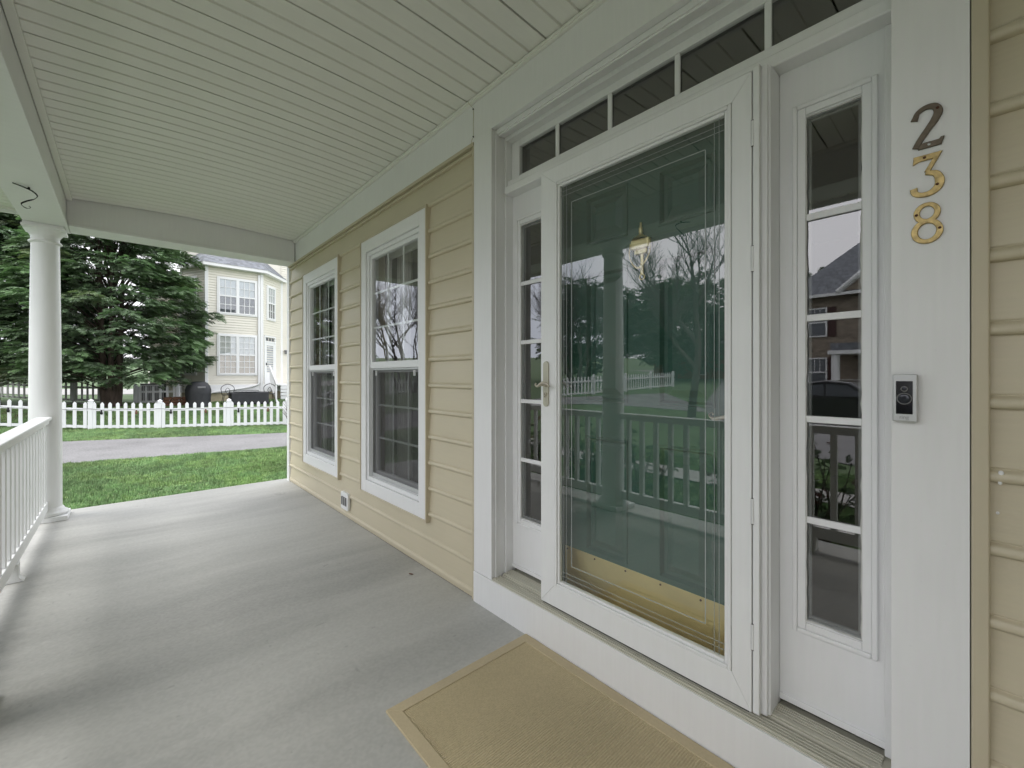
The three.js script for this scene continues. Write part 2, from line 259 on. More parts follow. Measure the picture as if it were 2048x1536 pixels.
part(house, 'trim_channel', [bx(-1.953, -1.934, 0.0, 2.545, -0.01, 0.026, 0.003)], M.tanTrim);
part(house, 'trim_channel', [bx(-0.037, -0.008, 0.0, CEIL, -0.01, 0.028, 0.004)], M.tanTrim);
// wall core with openings
{
  const Z0 = -0.16, Z1 = -0.004, cuts = [[-5.6, -4.98], [-4.03, -3.42], [-2.50, -1.80], [-0.16, 6]];
  const g = cuts.map(([a, b]) => bx(a, b, -0.004, 3.1, Z0, Z1));
  for (const [a, b] of WIN) { g.push(bx(a + 0.04, b - 0.055, -0.004, 0.36, Z0, Z1)); g.push(bx(a + 0.04, b - 0.055, 2.30, 3.1, Z0, Z1)); }
  g.push(bx(-1.80, -0.16, 2.56, 3.1, Z0, Z1));
  part(house, 'wall', g, M.tanTrim);
  // added unseen wall past the right edge, keeps light out of that porch end
  part(house, 'added_shade_wall', [bx(1.60, 6, -0.5, 6.2, 0.002, 4.2)], M.tan);
  part(house, 'upper_storey', [bx(-5.6, 6, 3.1, 6.2, -6, 0)], M.tan);
  part(house, 'room_shell', [bx(-5.6, 6, -0.004, 3.1, -4.4, -4.2), bx(-5.6, -5.45, 0.0, 3.1, -4.2, -0.16), bx(5.8, 6, 0, 3.1, -4.2, -0.16), bx(-5.45, 5.8, 2.7, 2.9, -4.2, -0.162), bx(-2.05, -1.95, 0.0, 2.7, -4.2, -0.25)], M.room);
  part(house, 'room_floor', bx(-5.45, 5.8, -0.003, 0.17, -4.2, -0.162), M.roomFloor);
}
// porch roof above: beams, soffit panels, roof slab
const sag = (x, z) => (0.030 + 0.014 * (fbm(x * 0.7, 3.1, 5, 2) - 0.5)) * Math.sin(Math.PI * Math.min(1, Math.max(0, (z - 0.03) / 1.81))) + 0.010 * (fbm(x * 1.2, z * 1.6, 9, 2) - 0.5) * Math.sin(Math.PI * Math.min(1, Math.max(0, (z - 0.03) / 1.81)));
{
  const ceil = sub(house, 'porch_ceiling');
  const PW = 0.3048;
  function panel(x0, z0, z1, y, w = PW) {   // one vinyl soffit panel: three flats with V grooves and a lapped seam
    const c = w / 3, prof = [[0, 0.007], [0.004, 0.0]];
    for (let k = 0; k < 3; k++) { prof.push([k * c + c - 0.014, 0]); if (k < 2) prof.push([k * c + c - 0.010, 0.009], [k * c + c - 0.002, 0.009], [k * c + c + 0.002, 0]); }
    prof.push([w - 0.006, 0.0], [w - 0.0055, 0.010]);
    const P = [], I = [], m = prof.length, nz = 14;
    for (let i = 0; i <= nz; i++) { const z = lerp(z0, z1, i / nz); for (const [a, b] of prof) P.push(x0 + a, y + b + sag(x0 + a, z), z); }
    for (let i = 0; i < nz; i++) for (let k = 0; k < m - 1; k++) { const a = i * m + k; I.push(a, a + 1, a + m, a + 1, a + m + 1, a + m); }
    let g = new THREE.BufferGeometry(); g.setAttribute('position', new THREE.Float32BufferAttribute(P, 3)); g.setIndex(I); g = g.toNonIndexed(); g.computeVertexNormals(); return boxUV(g);
  }
  for (let k = 0; k < 23; k++) part(ceil, 'ceiling_panel', panel(-5.325 + k * PW, 0.034, 1.835, CEIL), M.ceiling);
  part(ceil, 'ceiling_backing', bx(-5.33, 1.7, 2.845, 2.855, 0.0, 1.845), M.gap);
  part(ceil, 'edge_channel', [bx(-5.33, 1.7, 2.762, 2.782, 1.808, 1.845, 0.003)], M.ceiling);
  const eave = sub(house, 'eave_soffit');
  for (let k = 0; k < 24; k++) part(eave, 'soffit_panel', panel(-5.66 + k * PW, 2.105, 2.62, 2.70), M.ceiling);
  part(eave, 'edge_channel', [bx(-5.69, -5.66, 2.685, 2.712, 2.105, 2.62, 0.003)], M.ceiling);
  part(house, 'fascia', [bx(-5.72, 1.75, 2.66, 2.86, 2.62, 2.65, 0.003), bx(-5.72, -5.69, 2.66, 2.86, -0.1, 2.62, 0.003)], M.vinyl);
  part(house, 'gutter', [bx(-5.74, 1.75, 2.74, 2.87, 2.65, 2.77, 0.02)], M.vinyl);
  // front beam (boxed) and end beam
  part(house, 'porch_beam', [bx(-5.61, 1.7, 2.548, 2.86, 1.848, 2.098), bx(-5.62, 1.7, 2.540, 2.563, 1.838, 2.106, 0.004)], M.trim);
  part(house, 'porch_beam', [bx(-5.585, -5.335, 2.555, 2.86, 0.026, 1.846), bx(-5.60, -5.325, 2.540, 2.566, 0.026, 1.836, 0.004)], M.trim);
  part(house, 'roof', [bx(-5.72, 1.75, 2.86, 3.0, -0.1, 2.66), bx(-5.9, 6.2, 6.2, 6.4, -6.2, 0.4)], M.shingle);
}

// ---------------------------------------------------------------- windows beside the door
function houseWindow(x0, x1, curtainSide) {
  const w = sub(house, 'window'), fy0 = 0.40, fy1 = 2.24;
  part(w, 'window_casing', frameGeo(x0, x1, WY0, WY1, 0.088, -0.02, 0.027, 0.003, 0.095, 0.095), M.trim);
  part(w, 'trim_channel', frameGeo(x0 - 0.014, x1 + 0.014, WY0 - 0.014, WY1 + 0.014, 0.0145, -0.005, 0.034, 0.002), M.tanTrim);
  const a = x0 + 0.09, b = x1 - 0.09, my = 1.333;
  part(w, 'window_frame', frameGeo(a, b, fy0 + 0.013, fy1 - 0.002, 0.030, -0.07, 0.014, 0.003), M.sash);
  const sa = a + 0.031, sb = b - 0.031;
  part(w, 'sash', frameGeo(sa, sb, my - 0.026, fy1 - 0.033, 0.028, -0.035, 0.002, 0.003, 0.05), M.sash);
  part(w, 'sash', frameGeo(sa + 0.004, sb - 0.004, fy0 + 0.046, my - 0.028, 0.030, -0.070, -0.040, 0.003, 0.045), M.sash);
  part(w, 'screen_frame', frameGeo(sa + 0.001, sb - 0.001, fy0 + 0.044, my - 0.027, 0.014, -0.022, -0.012, 0.002, 0.03), M.silver);
  part(w, 'insect_screen', quadUV(sa + 0.012, sb - 0.012, fy0 + 0.07, my - 0.04, -0.018), M.screen);
  for (const tx of [sa + 0.09, sb - 0.09]) part(w, 'screen_latch', frameGeo(tx - 0.011, tx + 0.011, my - 0.085, my - 0.045, 0.005, -0.012, -0.006, 0.001), M.sash);
  const gl = [[sa + 0.026, sb - 0.026, my + 0.022, fy1 - 0.059, -0.016], [sa + 0.03, sb - 0.03, fy0 + 0.088, my - 0.056, -0.055]];
  for (const [p, q, y0, y1, z] of gl) {
    part(w, 'glass_pane', quadUV(p, q, y0, y1, z), M.glass);
    for (let k = 1; k < 3; k++) { const x = lerp(p, q, k / 3); part(w, 'muntin', bx(x - 0.008, x + 0.008, y0, y1, z - 0.012, z - 0.004, 0.002), M.sash); }
    for (let k = 1; k < 3; k++) { const y = lerp(y0, y1, k / 3); for (let c = 0; c < 3; c++) { const l = lerp(p, q, c / 3) + (c ? 0.008 : 0), r = lerp(p, q, (c + 1) / 3) - (c < 2 ? 0.008 : 0); part(w, 'muntin', bx(l, r, y - 0.008, y + 0.008, z - 0.012, z - 0.004, 0.002), M.sash); } }
  }
  part(w, 'interior_casing', frameGeo(x0 + 0.03, x1 - 0.03, 0.33, 2.30, 0.085, -0.19, -0.163, 0.004), M.trim);
  // drapes inside, gathered to the sides
  for (const s of [0, 1]) { const P = [], I = [], N = 30, x2 = s ? x1 - 0.10 : x0 + 0.10, dir = s ? -1 : 1; for (let i = 0; i <= N; i++) for (const y of [0.2, 2.35]) P.push(x2 + dir * 0.20 * i / N, y, -0.26 + 0.022 * Math.sin(i * 1.25)); for (let i = 0; i < N; i++) I.push(i * 2, i * 2 + 1, i * 2 + 2, i * 2 + 1, i * 2 + 3, i * 2 + 2); let g = new THREE.BufferGeometry(); g.setAttribute('position', new THREE.Float32BufferAttribute(P, 3)); g.setIndex(I); g.computeVertexNormals(); part(w, 'curtain', boxUV(g), M.curtain); }
}
for (const [a, b] of WIN) houseWindow(a, b);

// ---------------------------------------------------------------- door surround
part(house, 'door_casing', [bx(-1.932, -1.778, 0.168, 2.5575, -0.05, 0.025, 0.0006)], M.trim);
part(house, 'door_casing', [bx(-0.176, -0.039, 0.0, 2.5575, -0.13, 0.025, 0.0006)], M.trim);
part(house, 'door_casing', [bx(-1.932, -0.039, 2.5578, 2.757, -0.05, 0.025, 0.0006)], M.trim);
part(house, 'kick_board', [bx(-1.930, -0.178, -0.002, 0.166, -0.05, 0.031, 0.002)], M.trim);
// stepped jamb mouldings at the left and over the transom
part(house, 'door_jamb', [bx(-1.80, -1.771, 0.17, 2.5555, -0.063, -0.003, 0.003), bx(-1.80, -1.763, 0.17, 2.545, -0.135, -0.0635, 0.003), bx(-1.774, -1.768, 0.17, 2.552, -0.012, 0.004, 0.003)], M.trim);
part(house, 'door_jamb', [bx(-1.771, -0.178, 2.532, 2.5555, -0.063, -0.003, 0.003), bx(-1.763, -0.178, 2.514, 2.545, -0.135, -0.0635, 0.003), bx(-1.768, -0.178, 2.524, 2.534, -0.03, -0.012, 0.003)], M.trim);
part(house, 'door_jamb', [bx(-0.206, -0.1765, 0.186, 2.221, -0.15, -0.1075, 0.002)], M.trim);
// transom rail and the mullions the doors hang between
part(house, 'transom_rail', [bx(-1.764, -0.177, 2.222, 2.262, -0.13, -0.052, 0.006), bx(-1.764, -0.177, 2.262, 2.300, -0.13, -0.075, 0.004)], M.trim);
for (const [a, b] of [[-1.452, -1.415], [-0.505, -0.468]]) part(house, 'mullion', [bx(a, b, 0.182, 2.222, -0.13, -0.034, 0.004), bx(a + 0.006, b - 0.006, 0.182, 2.221, -0.034, -0.022, 0.004)], M.trim);
{
  const t = sub(house, 'transom');
  part(t, 'transom_frame', frameGeo(-1.762, -0.178, 2.300, 2.514, 0.060, -0.130, -0.105, 0.003, 0.024, 0.034), M.trim);
  const xs = [-1.702, -1.431, -1.123, -0.813, -0.499, -0.238];
  for (let k = 0; k < 5; k++) part(t, 'glass_pane', quadUV(xs[k], xs[k + 1], 2.322, 2.482, -0.117), M.glass);
  for (let k = 1; k < 5; k++) part(t, 'muntin', bx(xs[k] - 0.011, xs[k] + 0.011, 2.324, 2.480, -0.116, -0.106, 0.003), M.trim);
}
function sidelight(x0, x1, g0, g1) {
  const s = sub(house, 'sidelight'), y0 = 0.204, y1 = 2.222, gy0 = 0.486, gy1 = 2.052;
  part(s, 'sidelight_panel', [bx(x0, g0, y0, y1, -0.15, -0.115), bx(g1, x1, y0, y1, -0.15, -0.115), bx(g0, g1, y0, gy0, -0.15, -0.115), bx(g0, g1, gy1, y1, -0.15, -0.115), bx(x0, x1, y0, y0 + 0.02, -0.115, -0.108, 0.003)], M.trim);
  part(s, 'glazing_moulding', [...frameGeo(g0 - 0.036, g1 + 0.036, gy0 - 0.044, gy1 + 0.044, 0.014, -0.115, -0.104, 0.004), ...frameGeo(g0 - 0.022, g1 + 0.022, gy0 - 0.030, gy1 + 0.030, 0.022, -0.115, -0.109, 0.003)], M.trim);
  // cracked caulk round the glass: a crooked bead
  { const c = []; reseed(91); for (const [ax, ay, bx2, by] of [[g0, gy0, g1, gy0], [g1, gy0, g1, gy1], [g0, gy1, g1, gy1], [g0, gy0, g0, gy1]]) { const L = Math.hypot(bx2 - ax, by - ay), n = Math.ceil(L / 0.03), pts = []; for (let i = 0; i <= n; i++) pts.push([lerp(ax, bx2, i / n) + rr(-0.0016, 0.0016), lerp(ay, by, i / n) + rr(-0.0016, 0.0016), -0.1125]); const rad = []; for (let i = 0; i < 24; i++) rad.push(rr(0.0018, 0.0042)); c.push(sweep(pts, rad, 5, n)); } part(s, 'caulk_bead', c, M.caulk); }
  part(s, 'spacer_bar', frameGeo(g0 + 0.004, g1 - 0.004, gy0 + 0.004, gy1 - 0.004, 0.007, -0.136, -0.128, 0), M.grey);
  for (let k = 0; k < 5; k++) { const a = lerp(gy0, gy1, k / 5), b = lerp(gy0, gy1, (k + 1) / 5); part(s, 'glass_pane', quadUV(g0, g1, a, b, -0.120), M.glass); }
  for (let k = 1; k < 5; k++) { const y = lerp(gy0, gy1, k / 5); part(s, 'muntin', bx(g0, g1, y - 0.0105, y + 0.0105, -0.1185, -0.110, 0.003), M.trim); }
}
sidelight(-1.763, -1.453, -1.697, -1.515);
sidelight(-0.467, -0.201, -0.394, -0.256);
// ribbed threshold
{
  const t = sub(house, 'threshold');
  part(t, 'sill', [bx(-1.776, -0.178, 0.10, 0.170, -0.16, 0.024, 0.003)], M.sill);
  const r = []; for (const z of [0.014, 0.001, -0.012, -0.025]) r.push(bx(-1.776, -0.178, 0.168, 0.1765, z - 0.0036, z + 0.0036, 0.002)); for (const z of [-0.068, -0.080, -0.092, -0.104]) r.push(bx(-1.762, -0.206, 0.180, 0.1895, z - 0.0036, z + 0.0036, 0.002));
  part(t, 'rib', r, M.sill);
  part(t, 'sill', [bx(-1.762, -0.178, 0.170, 0.182, -0.14, -0.036, 0.003)], M.sill);
  part(t, 'sill', [bx(-1.762, -0.178, 0.182, 0.1875, -0.060, -0.042, 0.002)], M.sill);
}

// ---------------------------------------------------------------- entry door behind the storm door
{
  const d = sub(house, 'entry_door'), z = -0.105, x0 = -1.414, x1 = -0.506, cx = -0.960;
  // stiles and rails with the panel openings cut through, then raised panels
  const PX = [[-1.252, -1.030], [-0.890, -0.668]], PY = [[0.452, 0.974], [1.132, 1.712], [1.836, 2.056]];
  const g = [bx(x0, PX[0][0], 0.188, 2.22, z - 0.04, z), bx(PX[0][1], PX[1][0], 0.188, 2.22, z - 0.04, z), bx(PX[1][1], x1, 0.188, 2.22, z - 0.04, z)];
  for (const [a, b] of PX) { let y = 0.188; for (const [c, e] of PY) { g.push(bx(a, b, y, c, z - 0.04, z)); y = e; } g.push(bx(a, b, y, 2.22, z - 0.04, z)); }
  part(d, 'door_slab', g, M.green);
  for (const [a, b] of PX) for (const [c, e] of PY) {
    const P = [], I = [], ring = (i, zz) => P.push(a + i, c + i, zz, b - i, c + i, zz, b - i, e - i, zz, a + i, e - i, zz);
    for (const [i, zz] of [[0, z], [0.002, z + 0.006], [0.008, z + 0.006], [0.014, z - 0.004], [0.018, z - 0.013], [0.028, z - 0.013], [0.034, z - 0.012], [0.060, z + 0.002], [0.062, z + 0.002]]) ring(i, zz);
    const n = P.length / 12; for (let k = 0; k < n - 1; k++) for (let j = 0; j < 4; j++) { const q = k * 4 + j, s = k * 4 + (j + 1) % 4; I.push(q, s, q + 4, s, s + 4, q + 4); } const o = (n - 1) * 4; I.push(o, o + 1, o + 2, o, o + 2, o + 3);
    let q = new THREE.BufferGeometry(); q.setAttribute('position', new THREE.Float32BufferAttribute(P, 3)); q.setIndex(I); q = q.toNonIndexed(); q.computeVertexNormals();
    part(d, 'door_panel', boxUV(q), M.green);
  }
  part(d, 'kick_plate', bx(-1.375, -0.540, 0.192, 0.437, z, z + 0.0022, 0.001), M.brass);
  for (let k = 0; k < 6; k++) { const x = -1.36 + k * 0.16; for (const y of [0.424, 0.205]) { const s = new THREE.CylinderGeometry(0.004, 0.004, 0.003, 10); s.rotateX(Math.PI / 2); s.translate(x, y, z + 0.003); part(d, 'screw', boxUV(s), M.rust); } }
  // brass knocker: urn finial, bell block, hanging bail, striker
  part(d, 'knocker', [lathe([[0.0001, 0.066], [0.004, 0.064], [0.0045, 0.05], [0.006, 0.044], [0.009, 0.040], [0.007, 0.034], [0.010, 0.028], [0.007, 0.020], [0.012, 0.012], [0.026, 0.004], [0.034, -0.004]], 20, cx, 1.805, z + 0.014), bx(cx - 0.042, cx + 0.042, 1.762, 1.803, z, z + 0.026, 0.006), bx(cx - 0.030, cx + 0.030, 1.742, 1.762, z, z + 0.018, 0.004),
    sweep([[cx - 0.045, 1.79, z + 0.02], [cx - 0.046, 1.74, z + 0.025], [cx - 0.026, 1.700, z + 0.03], [cx, 1.682, z + 0.032], [cx + 0.026, 1.700, z + 0.03], [cx + 0.046, 1.74, z + 0.025], [cx + 0.045, 1.79, z + 0.02]], [0.0025, 0.003, 0.005, 0.003, 0.0025], 10, 40), bx(cx - 0.007, cx + 0.007, 1.66, 1.75, z, z + 0.008, 0.003)], M.brass);
  { const t = new THREE.TorusGeometry(0.011, 0.003, 8, 20); t.translate(cx, 1.650, z + 0.004); part(d, 'peephole', boxUV(t), M.brass); }
  part(d, 'lever_handle', [sweep([[-0.555, 1.105, z + 0.045], [-0.59, 1.112, z + 0.05], [-0.625, 1.103, z + 0.052], [-0.655, 1.098, z + 0.05], [-0.668, 1.108, z + 0.05], [-0.660, 1.118, z + 0.05], [-0.653, 1.111, z + 0.05]], [0.010, 0.009, 0.008, 0.007, 0.006, 0.005, 0.004], 10, 40), lathe([[0.0001, 0.0], [0.03, 0.0], [0.03, 0.006], [0.012, 0.010], [0.011, 0.045], [0.0001, 0.048]], 20, 0, 0, 0).rotateX(Math.PI / 2).translate(-0.555, 1.105, z)], M.nickel);
}

// ---------------------------------------------------------------- storm door
{
  const d = sub(house, 'storm_door'), X0 = -1.437, X1 = -0.512, Y0 = 0.186, Y1 = 2.206, gx0 = -1.325, gx1 = -0.597, gy0 = 0.312, gy1 = 2.107;
  // four mitred members
  function member(outer, inner, nm) { const s = new THREE.Shape(); s.moveTo(...outer[0]); s.lineTo(...outer[1]); s.lineTo(...inner[1]); s.lineTo(...inner[0]); const g = new THREE.ExtrudeGeometry(s, { depth: 0.026, bevelEnabled: true, bevelThickness: 0.002, bevelSize: 0.0016, bevelOffset: -0.0018, bevelSegments: 2 }); g.translate(0, 0, -0.028); part(d, nm, boxUV(g), M.vinyl); }
  const ix0 = -1.349, ix1 = -0.572, iy0 = 0.285, iy1 = 2.134;
  member([[X0, Y0], [X0, Y1]], [[ix0, iy0], [ix0, iy1]], 'stile'); member([[X1, Y1], [X1, Y0]], [[ix1, iy1], [ix1, iy0]], 'stile');
  member([[X0, Y1], [X1, Y1]], [[ix0, iy1], [ix1, iy1]], 'rail'); member([[X1, Y0], [X0, Y0]], [[ix1, iy0], [ix0, iy0]], 'rail');
  part(d, 'glazing_bead', [...frameGeo(ix0 + 0.001, ix1 - 0.001, iy0 + 0.001, iy1 - 0.001, 0.012, -0.026, 0.003, 0.004), ...frameGeo(ix0 + 0.013, ix1 - 0.013, iy0 + 0.013, iy1 - 0.013, 0.012, -0.026, -0.004, 0.004)], M.vinyl);
  part(d, 'glass_pane', quadUV(gx0 - 0.004, gx1 + 0.004, gy0 - 0.006, gy1 + 0.006, -0.014), M.glassStorm);
  const e = [], Z0 = -0.0135, Z1 = -0.0125, lw = 0.0007, ln = (a, b, c, f, w = lw) => e.push(a === b ? bx(a - w, a + w, c, f, Z0, Z1) : bx(a, b, c - w, c + w, Z0, Z1));
  // bevel-cut lines: two running to the edges, one inner rectangle
  for (const o of [0.020, 0.036]) { ln(gx0 + o, gx0 + o, gy0, gy1); ln(gx1 - o, gx1 - o, gy0, gy1); }
  for (const o of [0.024, 0.044]) for (const y of [gy0 + o, gy1 - o]) { ln(gx0, gx0 + 0.0185, y); ln(gx0 + 0.0215, gx0 + 0.0345, y); ln(gx0 + 0.0375, gx1 - 0.0375, y); ln(gx1 - 0.0345, gx1 - 0.0215, y); ln(gx1 - 0.0185, gx1, y); }
  ln(gx0 + 0.066, gx0 + 0.066, gy0 + 0.085, gy1 - 0.085, 0.0013); ln(gx1 - 0.066, gx1 - 0.066, gy0 + 0.085, gy1 - 0.085, 0.0013); ln(gx0 + 0.0675, gx1 - 0.0675, gy0 + 0.085, 0, 0.0013); ln(gx0 + 0.0675, gx1 - 0.0675, gy1 - 0.085, 0, 0.0013);
  part(d, 'etched_line', e, M.etch);
  // hinge rail and hinges
  part(d, 'hinge_rail', [bx(-0.5095, -0.490, 0.186, 2.218, -0.02, -0.002, 0.003), bx(-1.43, -0.490, 2.209, 2.221, -0.03, -0.004, 0.003)], M.vinyl);
  for (const y of [2.01, 1.615, 0.82, 0.424]) { part(d, 'hinge', bx(-0.5125, -0.5065, y - 0.040, y + 0.040, -0.004, 0.0012, 0.0015), M.vinyl); part(d, 'hinge_gap_line', [bx(-0.5135, -0.5128, y - 0.041, y + 0.041, -0.004, 0.0006), bx(-0.5135, -0.5065, y + 0.0402, y + 0.0415, -0.003, 0.0006), bx(-0.5135, -0.5065, y - 0.0415, y - 0.0402, -0.003, 0.0006)], M.dark); }  // dark strips stand in for the shaded gaps round each hinge
  part(d, 'door_sweep', bx(X0 + 0.01, X1 - 0.01, 0.178, 0.187, -0.026, -0.006), M.dark);
  // handle set
  const s = new THREE.Shape(), hx = -1.400, w = 0.0165; s.absarc(hx, 1.298, w, 0, Math.PI); s.absarc(hx, 1.120, w, Math.PI, 2 * Math.PI);
  const pg = new THREE.ExtrudeGeometry(s, { depth: 0.006, bevelEnabled: true, bevelThickness: 0.002, bevelSize: 0.002, bevelOffset: -0.002, bevelSegments: 3, curveSegments: 16 }); pg.translate(0, 0, 0.0);
  part(d, 'handle_plate', boxUV(pg), M.plate);
  part(d, 'lever_handle', [sweep([[-1.424, 1.2125, 0.046], [-1.428, 1.206, 0.046], [-1.421, 1.199, 0.046], [-1.410, 1.200, 0.046], [-1.398, 1.207, 0.047], [-1.382, 1.2145, 0.048], [-1.364, 1.214, 0.048], [-1.350, 1.206, 0.045], [-1.341, 1.197, 0.040]], [0.003, 0.0045, 0.0058, 0.0062, 0.0068, 0.0062, 0.0055, 0.0048, 0.003], 12, 60), lathe([[0.0001, 0.0], [0.012, 0.0], [0.011, 0.01], [0.0085, 0.016], [0.008, 0.046], [0.0001, 0.049]], 18, 0, 0, 0).rotateX(Math.PI / 2).translate(-1.398, 1.207, 0.004)], M.nickel);
  { const k = new THREE.Shape(); k.absarc(hx - 0.001, 1.163, 0.0075, 0, 2 * Math.PI); const g = new THREE.ExtrudeGeometry(k, { depth: 0.006, bevelEnabled: true, bevelThickness: 0.001, bevelSize: 0.001, bevelSegments: 2 }); g.translate(0, 0, 0.007); part(d, 'key_cylinder', [boxUV(g), bx(hx - 0.0055, hx + 0.0035, 1.146, 1.160, 0.006, 0.013, 0.003)], M.nickel); part(d, 'keyhole', [bx(hx - 0.002, hx, 1.157, 1.169, 0.0142, 0.0150), bx(hx - 0.003, hx + 0.001, 1.147, 1.153, 0.0132, 0.0140)], M.dark); }
  part(d, 'lever_handle', [sweep([[-1.398, 1.207, -0.075], [-1.372, 1.214, -0.078], [-1.340, 1.209, -0.076], [-1.31, 1.197, -0.072]], [0.008, 0.0065, 0.0055, 0.004], 10, 30), bx(-1.406, -1.390, 1.199, 1.215, -0.075, -0.03, 0.004)], M.nickel);
}

// ---------------------------------------------------------------- house numbers and doorbell on the white casing
function stroke(pts, wid, samples = 60) {   // a ribbon outline with varying width, as a Shape
  const c = new THREE.CatmullRomCurve3(pts.map(p => new THREE.Vector3(p[0], p[1], 0)), false, 'centripetal'), L = [], R = [];
  for (let i = 0; i <= samples; i++) { const t = i / samples, p = c.getPoint(t), d = c.getTangent(t), k = t * (wid.length - 1), a = Math.min(Math.floor(k), wid.length - 2), w = lerp(wid[a], wid[a + 1], k - a); L.push([p.x - d.y * w, p.y + d.x * w]); R.push([p.x + d.y * w, p.y - d.x * w]); }
  const s = new THREE.Shape(); [...L, ...R.reverse()].forEach((p, i) => i ? s.lineTo(...p) : s.moveTo(...p)); return s;
}
const EXD = { depth: 0.0035, bevelEnabled: true, bevelThickness: 0.0018, bevelSize: 0.0014, bevelSegments: 3, curveSegments: 24 };
function numeral(ch, shapes, y, mat, screws, label) {
  const t = thing('house_number', label, 'house number', [-0.110, y, 0.0262], 'brass house numbers');
  shapes.forEach(s => { const g = new THREE.ExtrudeGeometry(s, EXD); const m = shade(new THREE.Mesh(boxUV(g), mat)); m.name = 'numeral'; t.add(m); });
  for (const [sx, sy, mt] of screws) { const g = new THREE.SphereGeometry(0.0032, 12, 8); g.scale(1, 1, 0.5); g.translate(sx, sy, 0.0055); const m = shade(new THREE.Mesh(g, mt)); m.name = 'screw'; t.add(m); }
}
{
  const two = stroke([[-0.0225, 0.0745], [-0.0205, 0.0800], [-0.0165, 0.0905], [-0.002, 0.0985], [0.0135, 0.0945], [0.0195, 0.0805], [0.0140, 0.0640], [0.0000, 0.0420], [-0.0130, 0.0210], [-0.0200, 0.0060]], [0.0052, 0.0044, 0.0036, 0.0040, 0.0056, 0.0068, 0.0062, 0.0050, 0.0048, 0.0050]);
  const foot = new THREE.Shape(); [[-0.0143, 0.0012], [0.0240, 0.0012], [0.0285, 0.0165], [0.0250, 0.0165], [0.0215, 0.0122], [-0.0100, 0.0122]].forEach((p, i) => i ? foot.lineTo(...p) : foot.moveTo(...p));
  const ball = new THREE.Shape(); ball.absellipse(-0.0245, 0.0745, 0.0058, 0.0062, 0, 2 * Math.PI);
  // one outline each for the 2: stroke and foot meet end to end
  numeral('2', [two, foot], 1.796, M.tarnish, [[0.0185, 0.088, M.rust], [0.004, 0.0068, M.silver]], 'darkly tarnished metal numeral 2 on the white door casing, top of three');
  const three = stroke([[-0.0235, 0.0225], [-0.0215, 0.0125], [-0.0110, 0.0055], [0.0060, 0.0060], [0.0190, 0.0170], [0.0220, 0.0330], [0.0150, 0.0500], [-0.0010, 0.0560]], [0.0056, 0.0048, 0.0042, 0.0050, 0.0066, 0.0072, 0.0052, 0.0030]);
  const bar = new THREE.Shape(); [[-0.0240, 0.0830], [-0.0225, 0.0990], [0.0250, 0.0990], [0.0045, 0.0585], [-0.0030, 0.0598], [0.0120, 0.0880], [-0.0140, 0.0880]].forEach((p, i) => i ? bar.lineTo(...p) : bar.moveTo(...p));
  numeral('3', [three, bar], 1.680, M.oldBrass, [[-0.004, 0.0935, M.rust], [0.0180, 0.0225, M.rust]], 'flat-topped brass numeral 3 with rusty screws, between the 2 and the 8');
  const o = new THREE.Shape(), hw = y => { const f = (cy, a, b) => { const t = 1 - ((y - cy) / b) ** 2; return t > 0 ? a * Math.sqrt(t) : 0; }; return Math.max(f(0.0735, 0.0225, 0.0235), f(0.0290, 0.0270, 0.0280)); };
  const ys = []; for (let i = 0; i <= 80; i++) ys.push(0.001 + 0.096 * (0.5 - 0.5 * Math.cos(Math.PI * i / 80)));
  const pr = []; for (const y of ys) pr.push([hw(y), y]); for (const y of ys.slice().reverse()) pr.push([-hw(y), y]);
  pr.forEach((p, i) => i ? o.lineTo(...p) : o.moveTo(...p));
  for (const [cy, a, b] of [[0.0742, 0.0140, 0.0165], [0.0290, 0.0175, 0.0205]]) { const hpath = new THREE.Path(); hpath.absellipse(0, cy, a, b, 0, 2 * Math.PI, true); o.holes.push(hpath); }
  numeral('8', [o], 1.566, M.oldBrass, [[-0.0185, 0.0715, M.rust], [0.0222, 0.0320, M.rust]], 'brass numeral 8 with brown screws, lowest number on the white casing');
}
{
  const x0 = -0.171, x1 = -0.125, y0 = 1.134, y1 = 1.250, b = thing('video_doorbell', 'slim silver video doorbell with black camera window on white casing', 'doorbell', [-0.148, y0, 0.025]);
  part(b, 'back_plate', bx(x0 + 0.0006, x1 - 0.0006, y0 + 0.0006, y1 - 0.0006, 0.0255, 0.031, 0.002), M.grey);
  part(b, 'face_plate', [bx(x0, x1, y0, y1, 0.0312, 0.0455, 0.003)], M.silver);
  part(b, 'camera_window', bx(x0 + 0.0065, x1 - 0.0085, y0 + 0.0185, y1 - 0.0165, 0.0440, 0.0462, 0.0008), M.blackGloss);
  const cx = (x0 + x1) / 2 - 0.001;
  for (const [cy, r, nm] of [[1.1905, 0.0132, 'button'], [1.2145, 0.0058, 'lens']]) { const t = new THREE.TorusGeometry(r, 0.0011, 8, 28); t.translate(cx, cy, 0.0462); part(b, nm + '_ring', boxUV(t), M.grey); const s = new THREE.SphereGeometry(r * 0.94, 20, 12); s.scale(1, 1, 0.22); s.translate(cx, cy, 0.0458); part(b, nm, boxUV(s), M.lens); }
  const font = await new FontLoader().loadAsync('fonts/droid/droid_sans_regular.typeface.json');
  const tg = new TextGeometry('ring', { font, size: 0.0072, depth: 0.0004, curveSegments: 4 }); tg.computeBoundingBox(); const bb = tg.boundingBox; tg.translate(cx - (bb.max.x + bb.min.x) / 2, y0 + 0.0070, 0.0456);
  part(b, 'lettering', boxUV(tg), M.grey);
}
